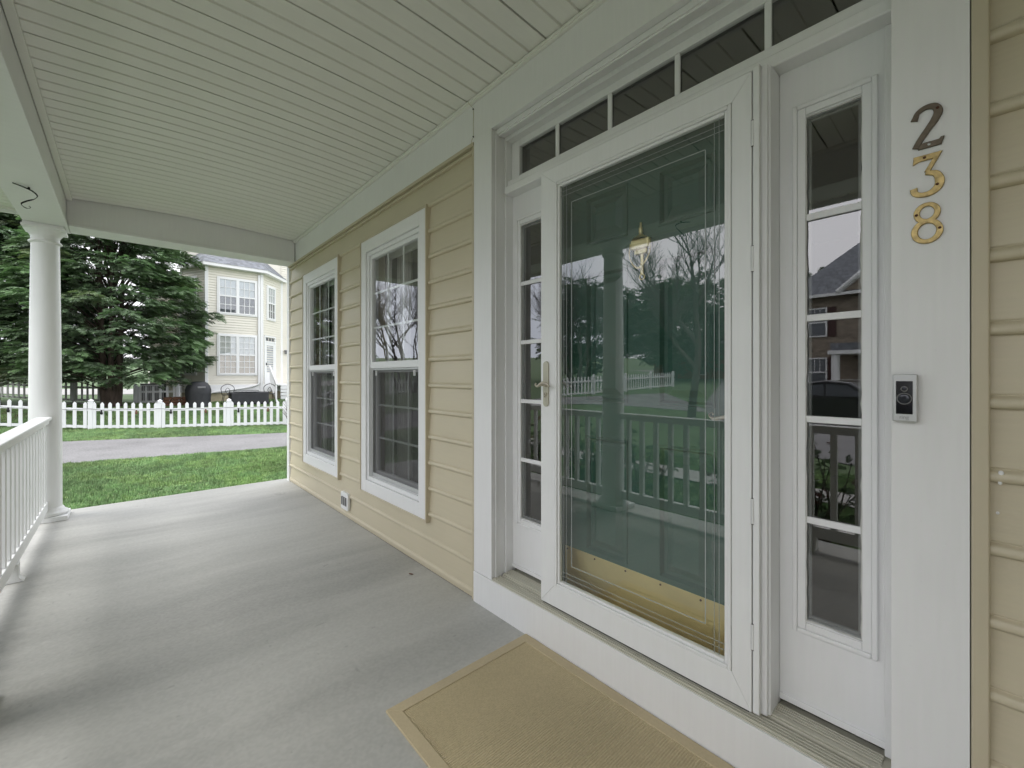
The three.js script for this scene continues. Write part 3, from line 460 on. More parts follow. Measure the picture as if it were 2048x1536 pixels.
{ // weatherproof outlet low on the siding
  const o = thing('outlet_box', 'small white outlet plate with grey louvred cover low on the beige siding', 'outlet', [-3.825, 0.14, 0.014]);
  const s = new THREE.Shape(), x = -3.825, y = 0.145, a = 0.078, b = 0.072, r = 0.022; s.moveTo(x - a + r, y - b); s.lineTo(x + a - r, y - b); s.quadraticCurveTo(x + a, y - b, x + a, y - b + r); s.lineTo(x + a, y + b - r); s.quadraticCurveTo(x + a, y + b, x + a - r, y + b); s.lineTo(x - a + r, y + b); s.quadraticCurveTo(x - a, y + b, x - a, y + b - r); s.lineTo(x - a, y - b + r); s.quadraticCurveTo(x - a, y - b, x - a + r, y - b);
  const g = new THREE.ExtrudeGeometry(s, { depth: 0.016, bevelEnabled: true, bevelThickness: 0.004, bevelSize: 0.004, bevelSegments: 3 }); g.translate(0, 0, 0.012); part(o, 'cover_plate', boxUV(g), M.vinyl);
  part(o, 'louvre_backing', bx(x - 0.055, x + 0.055, y - 0.038, y + 0.036, 0.031, 0.034), M.grey);
  for (let k = 0; k < 5; k++) part(o, 'louvre', bx(x - 0.052 + k * 0.023, x - 0.040 + k * 0.023, y - 0.036, y + 0.034 - 0.004 * (k % 2), 0.034, 0.041, 0.002), k % 2 ? M.silver : M.grey);
}

{ // a thin loose wire at the corner where frieze, casing and ceiling meet
  const w = thing('loose_wire', 'thin loose wire pinned down the seam beside the white casing top', 'wire', [-1.934, 2.55, 0.028]);
  part(w, 'wire_strand', sweep([[-1.955, 2.775, 0.046], [-1.952, 2.765, 0.050], [-1.943, 2.745, 0.034], [-1.934, 2.728, 0.029], [-1.934, 2.64, 0.0285], [-1.934, 2.575, 0.029], [-1.940, 2.555, 0.034], [-1.945, 2.53, 0.036], [-1.941, 2.51, 0.036]], [0.0013, 0.0013], 5, 50), M.block);
  for (const y of [2.728, 2.575]) part(w, 'nail', bx(-1.9375, -1.9305, y - 0.0035, y + 0.0035, 0.025, 0.032, 0.002), M.dark);
}
for (const [x, y, r] of [[0.0085, 1.030, 0.0045], [0.0070, 1.007, 0.0036], [0.0035, 0.938, 0.003]]) { const g = new THREE.SphereGeometry(r, 10, 6); g.scale(1, 1.2, 0.25); g.translate(x, y, y > 1.02 ? 0.0165 : y > 1 ? 0.0125 : 0.0078); part(house, 'paint_speck', boxUV(g), M.trim); }

// ---------------------------------------------------------------- doormat
{
  const x0 = -1.502, x1 = -0.26, z0 = 0.036, z1 = 0.752, m = thing('doormat', 'tan ribbed woven doormat with flat cloth border in front of the door', 'doormat', [-0.88, 0, 0.39]);
  const e = 0.046, bor = (pts) => { const s = new THREE.Shape(); pts.forEach((p, i) => i ? s.lineTo(p[0], -p[1]) : s.moveTo(p[0], -p[1])); const g = new THREE.ExtrudeGeometry(s, { depth: 0.006, bevelEnabled: true, bevelThickness: 0.002, bevelSize: 0.002, bevelOffset: -0.002, bevelSegments: 2 }); g.rotateX(-Math.PI / 2); g.translate(0, 0.0032, 0); return boxUV(g); };
  for (const p of [[[x0, z0], [x1, z0], [x1 - e, z0 + e], [x0 + e, z0 + e]], [[x0, z1], [x0 + e, z1 - e], [x1 - e, z1 - e], [x1, z1]], [[x0, z0], [x0 + e, z0 + e], [x0 + e, z1 - e], [x0, z1]], [[x1, z0], [x1, z1], [x1 - e, z1 - e], [x1 - e, z0 + e]]]) part(m, 'border', bor(p), M.matEdge);
  const P = [], I = [], U = [], per = 0.0084, nx = Math.round((x1 - x0 - 2 * e + 0.004) / per) * 6, nz = 40, a = x0 + e - 0.002, b = x1 - e + 0.002;
  for (let i = 0; i <= nx; i++) { const x = lerp(a, b, i / nx), ph = (i % 6) / 6, hgt = 0.0040 + 0.0040 * Math.sqrt(Math.max(0, Math.sin(Math.PI * ph))); for (let j = 0; j <= nz; j++) { const z = lerp(z0 + e - 0.002, z1 - e + 0.002, j / nz); P.push(x + 0.0012 * (fbm(x * 6, z * 4, 3, 2) - 0.5), hgt + 0.0008 * (vn(x * 30, z * 60, 2) - 0.5), z); U.push(x, z); } }
  for (let i = 0; i < nx; i++) for (let j = 0; j < nz; j++) { const k = i * (nz + 1) + j; I.push(k, k + 1, k + nz + 1, k + 1, k + nz + 2, k + nz + 1); }
  const g = new THREE.BufferGeometry(); g.setAttribute('position', new THREE.Float32BufferAttribute(P, 3)); g.setAttribute('uv', new THREE.Float32BufferAttribute(U, 2)); g.setIndex(I); g.computeVertexNormals(); part(m, 'woven_field', g, M.mat);
}
single('dead_leaf', 'small curled brown leaf on the concrete porch floor', 'leaf', (() => { const s = new THREE.SphereGeometry(0.018, 10, 6); s.scale(1, 0.15, 0.35); s.rotateY(0.4); s.translate(-2.446, 0.004, 0.132); return boxUV(s); })(), M.pot, [-2.446, 0.001, 0.132]);

// ---------------------------------------------------------------- columns and railings
function column(x, z) {
  const c = thing('porch_column', 'round white porch column with moulded cap and square base', 'column', [x, 0, z], 'round white porch columns');
  part(c, 'plinth', bx(x - 0.145, x + 0.145, 0, 0.040, z - 0.145, z + 0.145, 0.004), M.vinyl);
  part(c, 'base_moulding', lathe([[0.10, 0.04], [0.140, 0.040], [0.146, 0.052], [0.142, 0.066], [0.128, 0.074], [0.120, 0.082], [0.113, 0.098], [0.104, 0.106], [0.098, 0.112]], 48, x, 0, z), M.vinyl);
  const pr = []; for (let i = 0; i <= 20; i++) { const t = i / 20; pr.push([0.1035 - 0.016 * Math.pow(t, 1.8), 0.10 + 2.30 * t]); } part(c, 'shaft', lathe(pr, 56, x, 0, z), M.vinyl);
  part(c, 'neck_ring', lathe([[0.085, 2.385], [0.096, 2.388], [0.103, 2.395], [0.104, 2.402], [0.098, 2.410], [0.088, 2.413]], 48, x, 0, z), M.vinyl);
  part(c, 'capital', [lathe([[0.0885, 2.398], [0.0885, 2.448], [0.094, 2.452], [0.096, 2.460], [0.100, 2.464], [0.112, 2.484], [0.124, 2.494], [0.128, 2.500]], 48, x, 0, z), bx(x - 0.130, x + 0.130, 2.500, 2.522, z - 0.130, z + 0.130, 0.004), bx(x - 0.122, x + 0.122, 2.522, 2.5395, z - 0.122, z + 0.122, 0.002)], M.vinyl);
}
const CZ = 1.985; for (const x of [-5.50, -2.44, 0.66]) column(x, CZ);
function railing(x0, x1, label) {
  const r = thing('porch_railing', label, 'railing', [(x0 + x1) / 2, 0, CZ], 'white porch railings');
  part(r, 'top_rail', [bx(x0, x1, 0.838, 0.868, CZ - 0.032, CZ + 0.032, 0.004), bx(x0, x1, 0.868, 0.896, CZ - 0.048, CZ + 0.048, 0.008)], M.vinyl);
  part(r, 'bottom_rail', bx(x0, x1, 0.092, 0.172, CZ - 0.024, CZ + 0.024, 0.005), M.vinyl);
  const n = Math.round((x1 - x0) / 0.138); for (let i = 0; i < n; i++) { const x = x0 + (i + 0.5) * (x1 - x0) / n; part(r, 'baluster', bx(x - 0.019, x + 0.019, 0.173, 0.837, CZ - 0.019, CZ + 0.019, 0.003), M.vinyl); }
  const m = (x0 + x1) / 2, s = new THREE.Shape(); s.moveTo(-0.034, 0.105); s.lineTo(-0.034, 0.03); s.lineTo(-0.058, 0.0); s.lineTo(0.058, 0.0); s.lineTo(0.034, 0.03); s.lineTo(0.034, 0.105);
  const g = new THREE.ExtrudeGeometry(s, { depth: 0.07, bevelEnabled: true, bevelThickness: 0.003, bevelSize: 0.002, bevelOffset: -0.002, bevelSegments: 2 }); g.rotateY(Math.PI / 2); g.translate(m - 0.035, 0.001, CZ); part(r, 'support_foot', boxUV(g), M.vinyl);
}
railing(-5.395, -2.545, 'white baluster railing beside the column at the porch end');
railing(-2.335, 0.555, 'white baluster railing facing the front door, mirrored in its glass');
function hook(x, label) {
  const h = thing('plant_hook', label, 'hook', [x, 2.541, 1.96], 'black iron plant hooks');
  const s = sweep([[x + 0.045, 2.536, 2.03], [x + 0.02, 2.530, 1.985], [x - 0.01, 2.520, 1.945], [x - 0.03, 2.500, 1.925], [x - 0.02, 2.475, 1.935], [x + 0.0, 2.440, 1.975], [x + 0.01, 2.415, 1.995], [x + 0.0, 2.400, 1.985], [x - 0.015, 2.399, 1.965], [x - 0.018, 2.410, 1.955], [x - 0.010, 2.414, 1.962]], [0.003, 0.0045, 0.005, 0.005, 0.005, 0.005, 0.005, 0.004, 0.0025], 10, 80);
  part(h, 'hook_arm', s, M.iron); part(h, 'screw', bx(x - 0.006, x + 0.006, 2.53, 2.5405, 1.955, 1.967, 0.003), M.iron);
}
hook(-4.42, 'black iron plant hook under the beam near the end column');
hook(-1.75, 'black iron plant hook under the beam facing the front door');

// ---------------------------------------------------------------- fences
function fence(name, label, posts, hgt, mat, group, capH = 0.10, perBay, tall = 0) {
  const f = thing(name, label, 'fence', [posts[0][0], groundY(...posts[0]), posts[0][1]], group);
  const P = posts.map(([x, z]) => new THREE.Vector3(x, groundY(x, z), z));
  const pgeo = []; { const s = new THREE.Shape(), w = 0.044; s.moveTo(-w, 0.05); s.lineTo(w, 0.05); s.lineTo(w, hgt - 0.045); s.lineTo(w * 0.8, hgt - 0.038); s.lineTo(w * 0.9, hgt - 0.030); s.lineTo(0, hgt + 0.010); s.lineTo(-w * 0.9, hgt - 0.030); s.lineTo(-w * 0.8, hgt - 0.038); s.lineTo(-w, hgt - 0.045); const g = new THREE.ExtrudeGeometry(s, { depth: 0.018, bevelEnabled: false }); g.translate(0, 0, -0.009); pgeo.push(boxUV(g)); }
  const place = (geo, p, ang, nm, par) => { const m = shade(new THREE.Mesh(geo, mat)); m.name = nm; m.position.copy(p).sub(f.position); m.rotation.y = ang; par.add(m); return m; };
  const postG = bx(-0.055, 0.055, -0.05, hgt + 0.0, -0.055, 0.055, 0.006), capG = mergeGeometries([bx(-0.066, 0.066, hgt, hgt + 0.018, -0.066, 0.066, 0.004), lathe([[0.045, hgt + 0.018], [0.048, hgt + 0.03], [0.072, hgt + 0.045], [0.070, hgt + 0.06], [0.045, hgt + 0.085], [0.012, hgt + 0.105], [0.001, hgt + 0.115]], 14, 0, 0, 0)]);
  P.forEach((p, i) => { const q = P[Math.min(i + 1, P.length - 1)], o = P[Math.max(i - 1, 0)], ang = Math.atan2(-(q.z - o.z), q.x - o.x); place(postG, p, ang, 'post', f); place(capG, p, ang, 'post_cap', f); });
  for (let i = 0; i < P.length - 1; i++) {
    const a = P[i], b = P[i + 1], L = Math.hypot(b.x - a.x, b.z - a.z), ang = Math.atan2(-(b.z - a.z), b.x - a.x), n = perBay || Math.round(L / 0.245);
    const slope = Math.atan2(b.y - a.y, L);
    for (const yy of [0.10, hgt - 0.22]) { const g = bx(-L / 2 + 0.05, L / 2 - 0.05, -0.04, 0.04, -0.02, 0.02, 0.005); const m = place(g, a.clone().lerp(b, 0.5).add(new THREE.Vector3(0, yy, 0)), ang, 'rail', f); m.rotation.order = 'YXZ'; m.rotation.z = slope; }
    for (let k = 0; k < n; k++) { const p = a.clone().lerp(b, (k + 0.5) / n); p.x += Math.sin(ang) * 0.030; p.z += Math.cos(ang) * 0.030; place(pgeo[0], p, ang, 'picket', f); }
  }
  return f;
}
reseed(3);
const frontPosts = [[-23.4, 11.6], [-22.1, 9.3], [-20.9, 6.9], [-19.6, 4.35], [-18.555, 2.25], [-17.771, 0.638], [-16.926, -1.097], [-16.158, -2.676], [-15.4, -4.3]];
fence('picket_fence', 'bright white picket fence with ball-capped posts along the driveway', frontPosts, 0.84, M.fence, undefined, 0.1, 9);
fence('picket_fence', 'picket fence coloured darker for tree shade, running behind the evergreen trunks', [[-29.4, 5.9], [-28.0, 4.45], [-26.6, 3.1], [-25.3, 1.85]], 0.86, M.fenceShaded);
fence('picket_fence', 'picket fence in the same shade-darkened colour, running back from the lawn corner', [[-29.6, 6.1], [-31.6, 6.7], [-33.6, 7.2]], 0.86, M.fenceShaded);
fence('picket_fence', 'short white picket fence joining the evergreen to the cream house', [[-23.3, 1.15], [-22.72, -0.18]], 0.72, M.fence);
fence('picket_fence', 'white picket fence across the side lawn, mirrored in the storm door glass', [[-12.9, 12.6], [-12.8, 15.2], [-12.75, 17.8], [-12.85, 20.4], [-12.9, 23.0]], 0.86, M.fence);
{ // bulbs strung along the front fence
  const s = thing('string_lights', 'thin cord of small dark bulbs strung along the white picket fence', 'string lights', [-18.5, 0.15, 2.25]);
  const P = [], bulbs = []; for (let i = 3; i < 7; i++) for (let k = 0; k < 6; k++) { const t = k / 6, x = lerp(frontPosts[i][0], frontPosts[i + 1][0], t) + 0.075, z = lerp(frontPosts[i][1], frontPosts[i + 1][1], t) + 0.03, y = groundY(x, z) + 0.66 - 0.035 * Math.sin(k / 3 * Math.PI % Math.PI); P.push([x, y, z]); if (k % 3 === 1) bulbs.push([x, y, z]); }
  part(s, 'cord', sweep(P, [0.006, 0.006], 5, 160), M.iron);
  bulbs.forEach(([x, y, z], i) => part(s, 'bulb', lathe([[0.001, 0], [0.02, -0.01], [0.022, -0.06], [0.034, -0.09], [0.028, -0.13], [0.001, -0.145]].reverse(), 10, x, y, z), i % 2 ? M.pot : M.iron));
}

// ---------------------------------------------------------------- vegetation
const dummy = new THREE.Object3D(), tmpC = new THREE.Color();
function sprayGeo(n, wid, droop, sd) {   // a flat feathery spray, length 1 along +x
  reseed(sd); const P = [];
  const leaf = (ox, oy, oz, ang, len, w, lift) => { const c = Math.cos(ang), s = Math.sin(ang), T = (u, v, h) => [ox + c * u - s * v, oy + h, oz + s * u + c * v]; const a = T(0, 0, 0), b = T(len * 0.45, w, lift * 0.4), d = T(len * 0.45, -w, lift * 0.4), e = T(len, 0, lift - 0.02); P.push(...a, ...b, ...e, ...a, ...e, ...d); };
  for (let i = 0; i < n; i++) { const t = i / (n - 1), side = i % 2 ? 1 : -1, x = 0.06 + 0.80 * t, y = 0.10 * t - droop * t * t; leaf(x, y, 0, side * rr(0.45, 0.85), (0.50 - 0.32 * t) * rr(0.75, 1.2), wid * rr(0.7, 1.2), rr(-0.06, 0.05)); }
  leaf(0.70, 0.08 - droop * 0.5, 0, 0, 0.32, wid, -0.04); leaf(0, 0, 0, 0, 0.8, wid * 0.5, 0.03);
  const g = new THREE.BufferGeometry(); g.setAttribute('position', new THREE.Float32BufferAttribute(P, 3)); g.computeVertexNormals(); return g;
}
const spray1 = sprayGeo(24, 0.043, 0.22, 5);
function instanced(parent, name, geo, mat, list, stuff = true) {   // list of [position, rotation, scale, colour]
  const m = new THREE.InstancedMesh(geo, mat, list.length); m.name = name; if (stuff) m.userData.kind = 'stuff';
  list.forEach(([p, r, s, c], i) => { dummy.position.set(...p); dummy.rotation.set(r[0], r[1], r[2], 'YZX'); Array.isArray(s) ? dummy.scale.set(...s) : dummy.scale.setScalar(s); dummy.updateMatrix(); m.setMatrixAt(i, dummy.matrix); m.setColorAt(i, tmpC.setRGB(...c)); });
  m.instanceMatrix.needsUpdate = true; m.instanceColor.needsUpdate = true; shade(m); parent.add(m); return m;
}
function conifer(label, x, z, H, R, sd, clumps, per, size, base = [0.045, 0.105, 0.036], low = 0.10) {
  const y0 = groundY(x, z) - 0.05, t = thing('evergreen_tree', label, 'tree', [x, y0, z], 'evergreen trees'); reseed(sd);
  const st = [], stems = 6; for (let i = 0; i < stems; i++) { const a = i / stems * 6.28 + rr(-0.4, 0.4), l = H * rr(0.55, 0.95), s = rr(0.06, 0.14) * H * 0.35; st.push(sweep([[x + Math.cos(a) * 0.10, y0, z + Math.sin(a) * 0.10], [x + Math.cos(a) * 0.22, y0 + 0.6, z + Math.sin(a) * 0.22], [x + Math.cos(a) * s * 0.8, y0 + l * 0.35, z + Math.sin(a) * s * 0.8], [x + Math.cos(a) * s * 1.3, y0 + l, z + Math.sin(a) * s * 1.3]], [0.17, 0.11, 0.07, 0.015], 8, 18)); }
  st.push(sweep([[x, y0 - 0.1, z], [x, y0 + 0.5, z], [x, y0 + 1.1, z]], [0.34, 0.27, 0.16], 10, 10));
  const prof = h => { const u = h / H; return R * (u < low ? 0.45 + 0.4 * u / low : u < 0.38 ? lerp(0.85, 1.0, (u - low) / (0.38 - low)) : Math.pow(Math.max(0, 1 - (u - 0.38) / 0.62), 0.75)); };
  const list = [], br = [];
  for (let i = 0; i < clumps; i++) {
    const u = Math.pow((i + 0.5) / clumps, 0.92), h = 1.15 + (H - 1.15) * u + rr(-0.2, 0.2), a = i * 2.39996 + rr(-0.35, 0.35), q = rnd() < 0.72 ? rr(0.80, 1.08) : rr(0.38, 0.8), r0 = prof(h) * q;
    const cx = Math.cos(a) * r0, cz = Math.sin(a) * r0, cl = rr(0.6, 1.4), warm = rnd() < 0.05 ? 0.05 : rr(0, 0.012), sz = rr(0.8, 1.25) * size;
    if (i % 4 === 0) br.push(sweep([[x + cx * 0.08, y0 + h * 0.72 - 0.2, z + cz * 0.08], [x + cx * 0.5, y0 + h * 0.90 - 0.1, z + cz * 0.5], [x + cx * 0.98, y0 + h - 0.02, z + cz * 0.98]], [0.026, 0.016, 0.006], 4, 8));
    for (let k = 0; k < per; k++) {
      const e = rr(-1, 1), f = rr(-1.1, 0.9), w = rr(-1, 1), al = f * 0.50 * sz * 2, ac = e * 0.42 * sz * 2, hy = (0.15 * w - 0.10 * f * f - 0.05 * e * e) * sz * 2;
      const az = a + e * 0.75 + rr(-0.35, 0.35), k2 = cl * rr(0.8, 1.25);
      list.push([[cx + Math.cos(a) * al - Math.sin(a) * ac, h + hy, cz + Math.sin(a) * al + Math.cos(a) * ac], [rr(-0.5, 0.5), -az, rr(-0.30, 0.30) - 0.10], sz * rr(0.7, 1.25), [base[0] * k2 + warm * 0.9, base[1] * k2 + warm * 0.45, base[2] * k2]]);
    }
  }
  part(t, 'trunk', st, M.bark); part(t, 'branch', br, M.bark); instanced(t, 'crown', spray1, M.leaf, list); return t;
}
conifer('big spreading evergreen behind the white picket fence, its trunk bare at the foot', -22.0, 1.85, 9.5, 2.75, 11, 560, 40, 0.36, [0.128, 0.232, 0.086]);
conifer('dark evergreen beyond the white column, rising behind the shade-darkened fence', -24.6, 5.2, 8.3, 3.4, 23, 560, 40, 0.38, [0.110, 0.205, 0.080], 0.09);

function bareTree(label, x, z, H, stems, spread, sd, gens = 5) {
  const y0 = groundY(x, z) - 0.05, t = thing('bare_tree', label, 'tree', [x, y0, z], 'leafless trees'); reseed(sd);
  const P = [], I = []; const V = THREE.Vector3;
  function limb(a, b, ra, rb) { const d = b.clone().sub(a).normalize(), n = new V(d.y, -d.x, 0.3).cross(d).normalize(), m = d.clone().cross(n), s = ra > 0.04 ? 7 : 3, o = P.length / 3; for (const [p, r] of [[a, ra], [b, rb]]) for (let j = 0; j < s; j++) { const th = j / s * 6.283; P.push(p.x + (n.x * Math.cos(th) + m.x * Math.sin(th)) * r, p.y + (n.y * Math.cos(th) + m.y * Math.sin(th)) * r, p.z + (n.z * Math.cos(th) + m.z * Math.sin(th)) * r); } for (let j = 0; j < s; j++) { const k = (j + 1) % s; I.push(o + j, o + k, o + s + j, o + k, o + s + k, o + s + j); } }
  function grow(p, d, len, r, g) {
    let q = p, dd = d.clone(); const n = g === 0 ? 2 : 3;
    for (let k = 0; k < n; k++) { dd.add(new V(rr(-0.22, 0.22), rr(-0.02, 0.16), rr(-0.22, 0.22))).normalize(); const e = q.clone().addScaledVector(dd, len / n); limb(q, e, r * (1 - 0.35 * k / n), r * (1 - 0.35 * (k + 1) / n)); q = e;
      if (g > 0 && (k > 0 || g < gens - 1)) { const a = rr(0, 6.283), side = new V(Math.cos(a), rr(0.1, 0.7), Math.sin(a)).normalize(); grow(q, dd.clone().multiplyScalar(0.75).addScaledVector(side, spread).normalize(), len * rr(0.55, 0.75), r * rr(0.42, 0.6), g - 1); } }
    if (g > 0) grow(q, dd, len * 0.7, r * 0.62, g - 1);
  }
  for (let s = 0; s < stems; s++) { const a = s / stems * 6.283 + 0.6, lean = stems > 1 ? 0.38 : 0.04; grow(new V(x + Math.cos(a) * 0.15, y0, z + Math.sin(a) * 0.15), new V(Math.cos(a) * lean, 1, Math.sin(a) * lean).normalize(), H * (stems > 1 ? 0.30 : 0.34), H * (stems > 1 ? 0.011 : 0.02), gens); }
  let g = new THREE.BufferGeometry(); g.setAttribute('position', new THREE.Float32BufferAttribute(P, 3)); g.setIndex(I); g.computeVertexNormals(); part(t, 'branches', boxUV(g), M.barkGrey);
}
bareTree('many-stemmed bare tree behind the lawn fence, mirrored in the storm door', -15.6, 17.2, 8.5, 6, 0.75, 31);
bareTree('single-trunk bare street tree on the lawn, mirrored in the storm door', -7.9, 14.6, 8.5, 1, 0.95, 47, 6);
bareTree('broad bare tree beyond the driveway, mirrored in the window beside the door', -23.2, 11.2, 9, 4, 0.8, 59);
bareTree('tall bare tree beside the driveway fence, mirrored in the paired windows', -27.5, 12.6, 10, 3, 0.8, 67);

function roundTree(label, x, z, H, R, sd, base, n = 130, per = 22) {
  const y0 = groundY(x, z), t = thing('leafy_tree', label, 'tree', [x, y0, z], 'green trees across the street'); reseed(sd);
  part(t, 'trunk', sweep([[x, y0 - 0.2, z], [x + 0.1, y0 + H * 0.3, z], [x, y0 + H * 0.8, z]], [0.25, 0.2, 0.06], 8, 12), M.bark);
  const list = []; for (let i = 0; i < n; i++) { const a = rr(0, 6.283), v = rr(-1, 1), q = Math.sqrt(1 - v * v), rad = rr(0.6, 1.05), cx = Math.cos(a) * q * R * rad, cz = Math.sin(a) * q * R * rad, cy = H * 0.55 + v * H * 0.45 * rad, cl = rr(0.7, 1.3); for (let k = 0; k < per; k++) { const kk = cl * rr(0.8, 1.2); list.push([[cx + rr(-0.8, 0.8), cy + rr(-0.5, 0.5), cz + rr(-0.8, 0.8)], [rr(-0.6, 0.6), rr(0, 6.283), rr(-0.5, 0.5)], rr(0.7, 1.2), [base[0] * kk, base[1] * kk, base[2] * kk]]); } }
  instanced(t, 'crown', spray1, M.leaf, list);
}
[[-17.5, 32, 8, 4.4, 'rounded green tree in front of the red brick house'], [-24, 29, 9, 4.6, 'rounded green tree behind the many-stemmed bare tree'], [-20.5, 44, 11, 5.5, 'tall green tree rising behind the red brick house'], [-11, 47, 10, 5.2, 'rounded green tree past the bend of the street']].forEach(([x, z, H, R, label], i) => roundTree(label, x, z, H, R, 100 + i, [0.06 + 0.012 * (i % 3), 0.115, 0.04]));

function shrub(name, label, x, z, H, R, sd, base, bare, group) {
  const y0 = groundY(x, z), t = thing(name, label, 'shrub', [x, y0, z], group); reseed(sd); const st = [], list = [];
  for (let i = 0; i < (bare ? 46 : 16); i++) { const a = rr(0, 6.283), l = H * rr(0.6, 1.05), r = R * rr(0.3, 1); const m = [x + Math.cos(a) * r * 0.4 + rr(-0.08, 0.08), y0 + l * 0.5, z + Math.sin(a) * r * 0.4 + rr(-0.08, 0.08)], e = [x + Math.cos(a) * r, y0 + l, z + Math.sin(a) * r]; st.push(sweep([[x + rr(-0.05, 0.05), y0 - 0.05, z + rr(-0.05, 0.05)], m, e], [0.012, 0.007, 0.003], 4, 6)); if (!bare) for (let k = 0; k < 14; k++) { const t2 = rr(0.35, 1.05), red = rnd() < 0.12, c = rr(0.7, 1.3); list.push([[lerp(0, e[0] - x, t2) + rr(-0.07, 0.07), (e[1] - y0) * t2 + rr(-0.05, 0.05), lerp(0, e[2] - z, t2) + rr(-0.07, 0.07)], [rr(-0.8, 0.8), rr(0, 6.283), rr(-0.4, 0.7)], rr(0.07, 0.14), red ? [0.13 * c, 0.03 * c, 0.02 * c] : [base[0] * c, base[1] * c, base[2] * c]]); } }
  part(t, 'stem', st, bare ? M.bark : M.barkGrey); if (!bare) instanced(t, 'foliage', spray1, M.leaf, list);
}
shrub('bare_shrub', 'leafless twiggy brown shrub at the fence end beside the house corner', -15.75, -2.72, 0.95, 0.45, 5, null, true);
[[-3.3, 2.75, 'red-tipped shrub below the railing that ends at the corner column'], [-2.75, 2.95, 'red-tipped shrub right behind the middle porch column'], [-1.7, 2.9, 'red-tipped shrub below the railing under the second plant hook'], [-1.0, 2.8, 'red-tipped shrub below the railing opposite the sidelight'], [-4.4, 2.8, 'red-tipped shrub outside the railing under the first plant hook']].forEach(([x, z, label], i) => shrub('porch_shrub', label, x, z, 1.15, 0.4, 70 + i, [0.045, 0.10, 0.03], false, 'shrubs below the porch railing'));

{ // lawns: tufts of blades
  reseed(77); const P = []; for (let i = 0; i < 9; i++) { const a = rr(0, 6.283), r = rr(0, 0.03), bx0 = Math.cos(a) * r, bz = Math.sin(a) * r, h = rr(0.6, 1.1), l = rr(0.1, 0.5), d = rr(0, 6.283), w = 0.0048; P.push(bx0 - w * Math.sin(d), 0, bz + w * Math.cos(d), bx0 + w * Math.sin(d), 0, bz - w * Math.cos(d), bx0 + Math.cos(d) * l * 0.05, h * 0.05, bz + Math.sin(d) * l * 0.05); }
  const g = new THREE.BufferGeometry(); g.setAttribute('position', new THREE.Float32BufferAttribute(P, 3)); g.computeVertexNormals();
  const nearX = z => { const T = [[-12, -10.6], [-5, -10.9], [-1.43, -11.17], [2.38, -11.87], [6, -12.5]]; for (let i = 0; i < T.length - 1; i++) if (z <= T[i + 1][0]) return lerp(T[i][1], T[i + 1][1], (z - T[i][0]) / (T[i + 1][0] - T[i][0])); return -12.5; };
  const farX = z => { const T = [[-12, -12.9], [-5, -13.2], [-2.17, -14.05], [2.7, -16.0], [6, -16.6]]; for (let i = 0; i < T.length - 1; i++) if (z <= T[i + 1][0]) return lerp(T[i][1], T[i + 1][1], (z - T[i][0]) / (T[i + 1][0] - T[i][0])); return -16.6; };
  function lawn(name, label, x0, x1, z0, z1, n, keep, s0) {
    const L = []; for (let i = 0; i < n; i++) { const x = rr(x0, x1), z = rr(z0, z1); if (!keep(x, z)) continue; const k = (0.55 + 0.75 * fbm(x * 0.9, z * 0.9, 3, 3) + 0.35 * (vn(x * 7, z * 7, 6) - 0.5)) * rr(0.6, 1.5), y = rnd() < 0.16 ? rr(0.05, 0.14) : 0.0, pale = fbm(x * 1.4, z * 2.2, 14, 3) > 0.55 ? 0.028 : 0; L.push([[x, groundY(x, z) - 0.004, z], [rr(-0.15, 0.15), rr(0, 6.283), rr(-0.15, 0.15)], [1.4, s0 * (0.7 + 0.9 * fbm(x * 3, z * 3, 16, 2)) * rr(0.7, 1.5), 1.4], [(0.185 + y + pale) * k, (0.305 + y * 0.8 + pale) * k, (0.122 + y * 0.5) * k]]); }
    const o = instanced(scene, numbered(name), g, M.blade, L); o.userData = { kind: 'stuff', label, category: 'grass' };
  }
  lawn('lawn_grass', 'mown green lawn between the porch and the driveway', -13.4, -5.78, -3.2, 5, 90000, (x, z) => x > nearX(z) - 0.02, 0.85);
  lawn('lawn_grass', 'mown grass strip between the driveway and the white picket fence', -24, -13.6, -4.5, 6, 90000, (x, z) => x < farX(z) + 0.02, 0.9);
  lawn('lawn_grass', 'grass in front of the porch railing beside the sidewalk', -9, 2, 2.3, 7.5, 26000, (x, z) => z < 5.15 || z > 6.0, 0.9);
}
{ const g = ribbon([[-19.0, 6], [-20.9, 3.2], [-21.0, 1.2], [-20.6, -0.6]], [[-25, 6], [-25, 3.2], [-24.4, 1.2], [-22.6, -0.4]], 0.02, 8); struct('mulch_bed', g, M.mulch); }

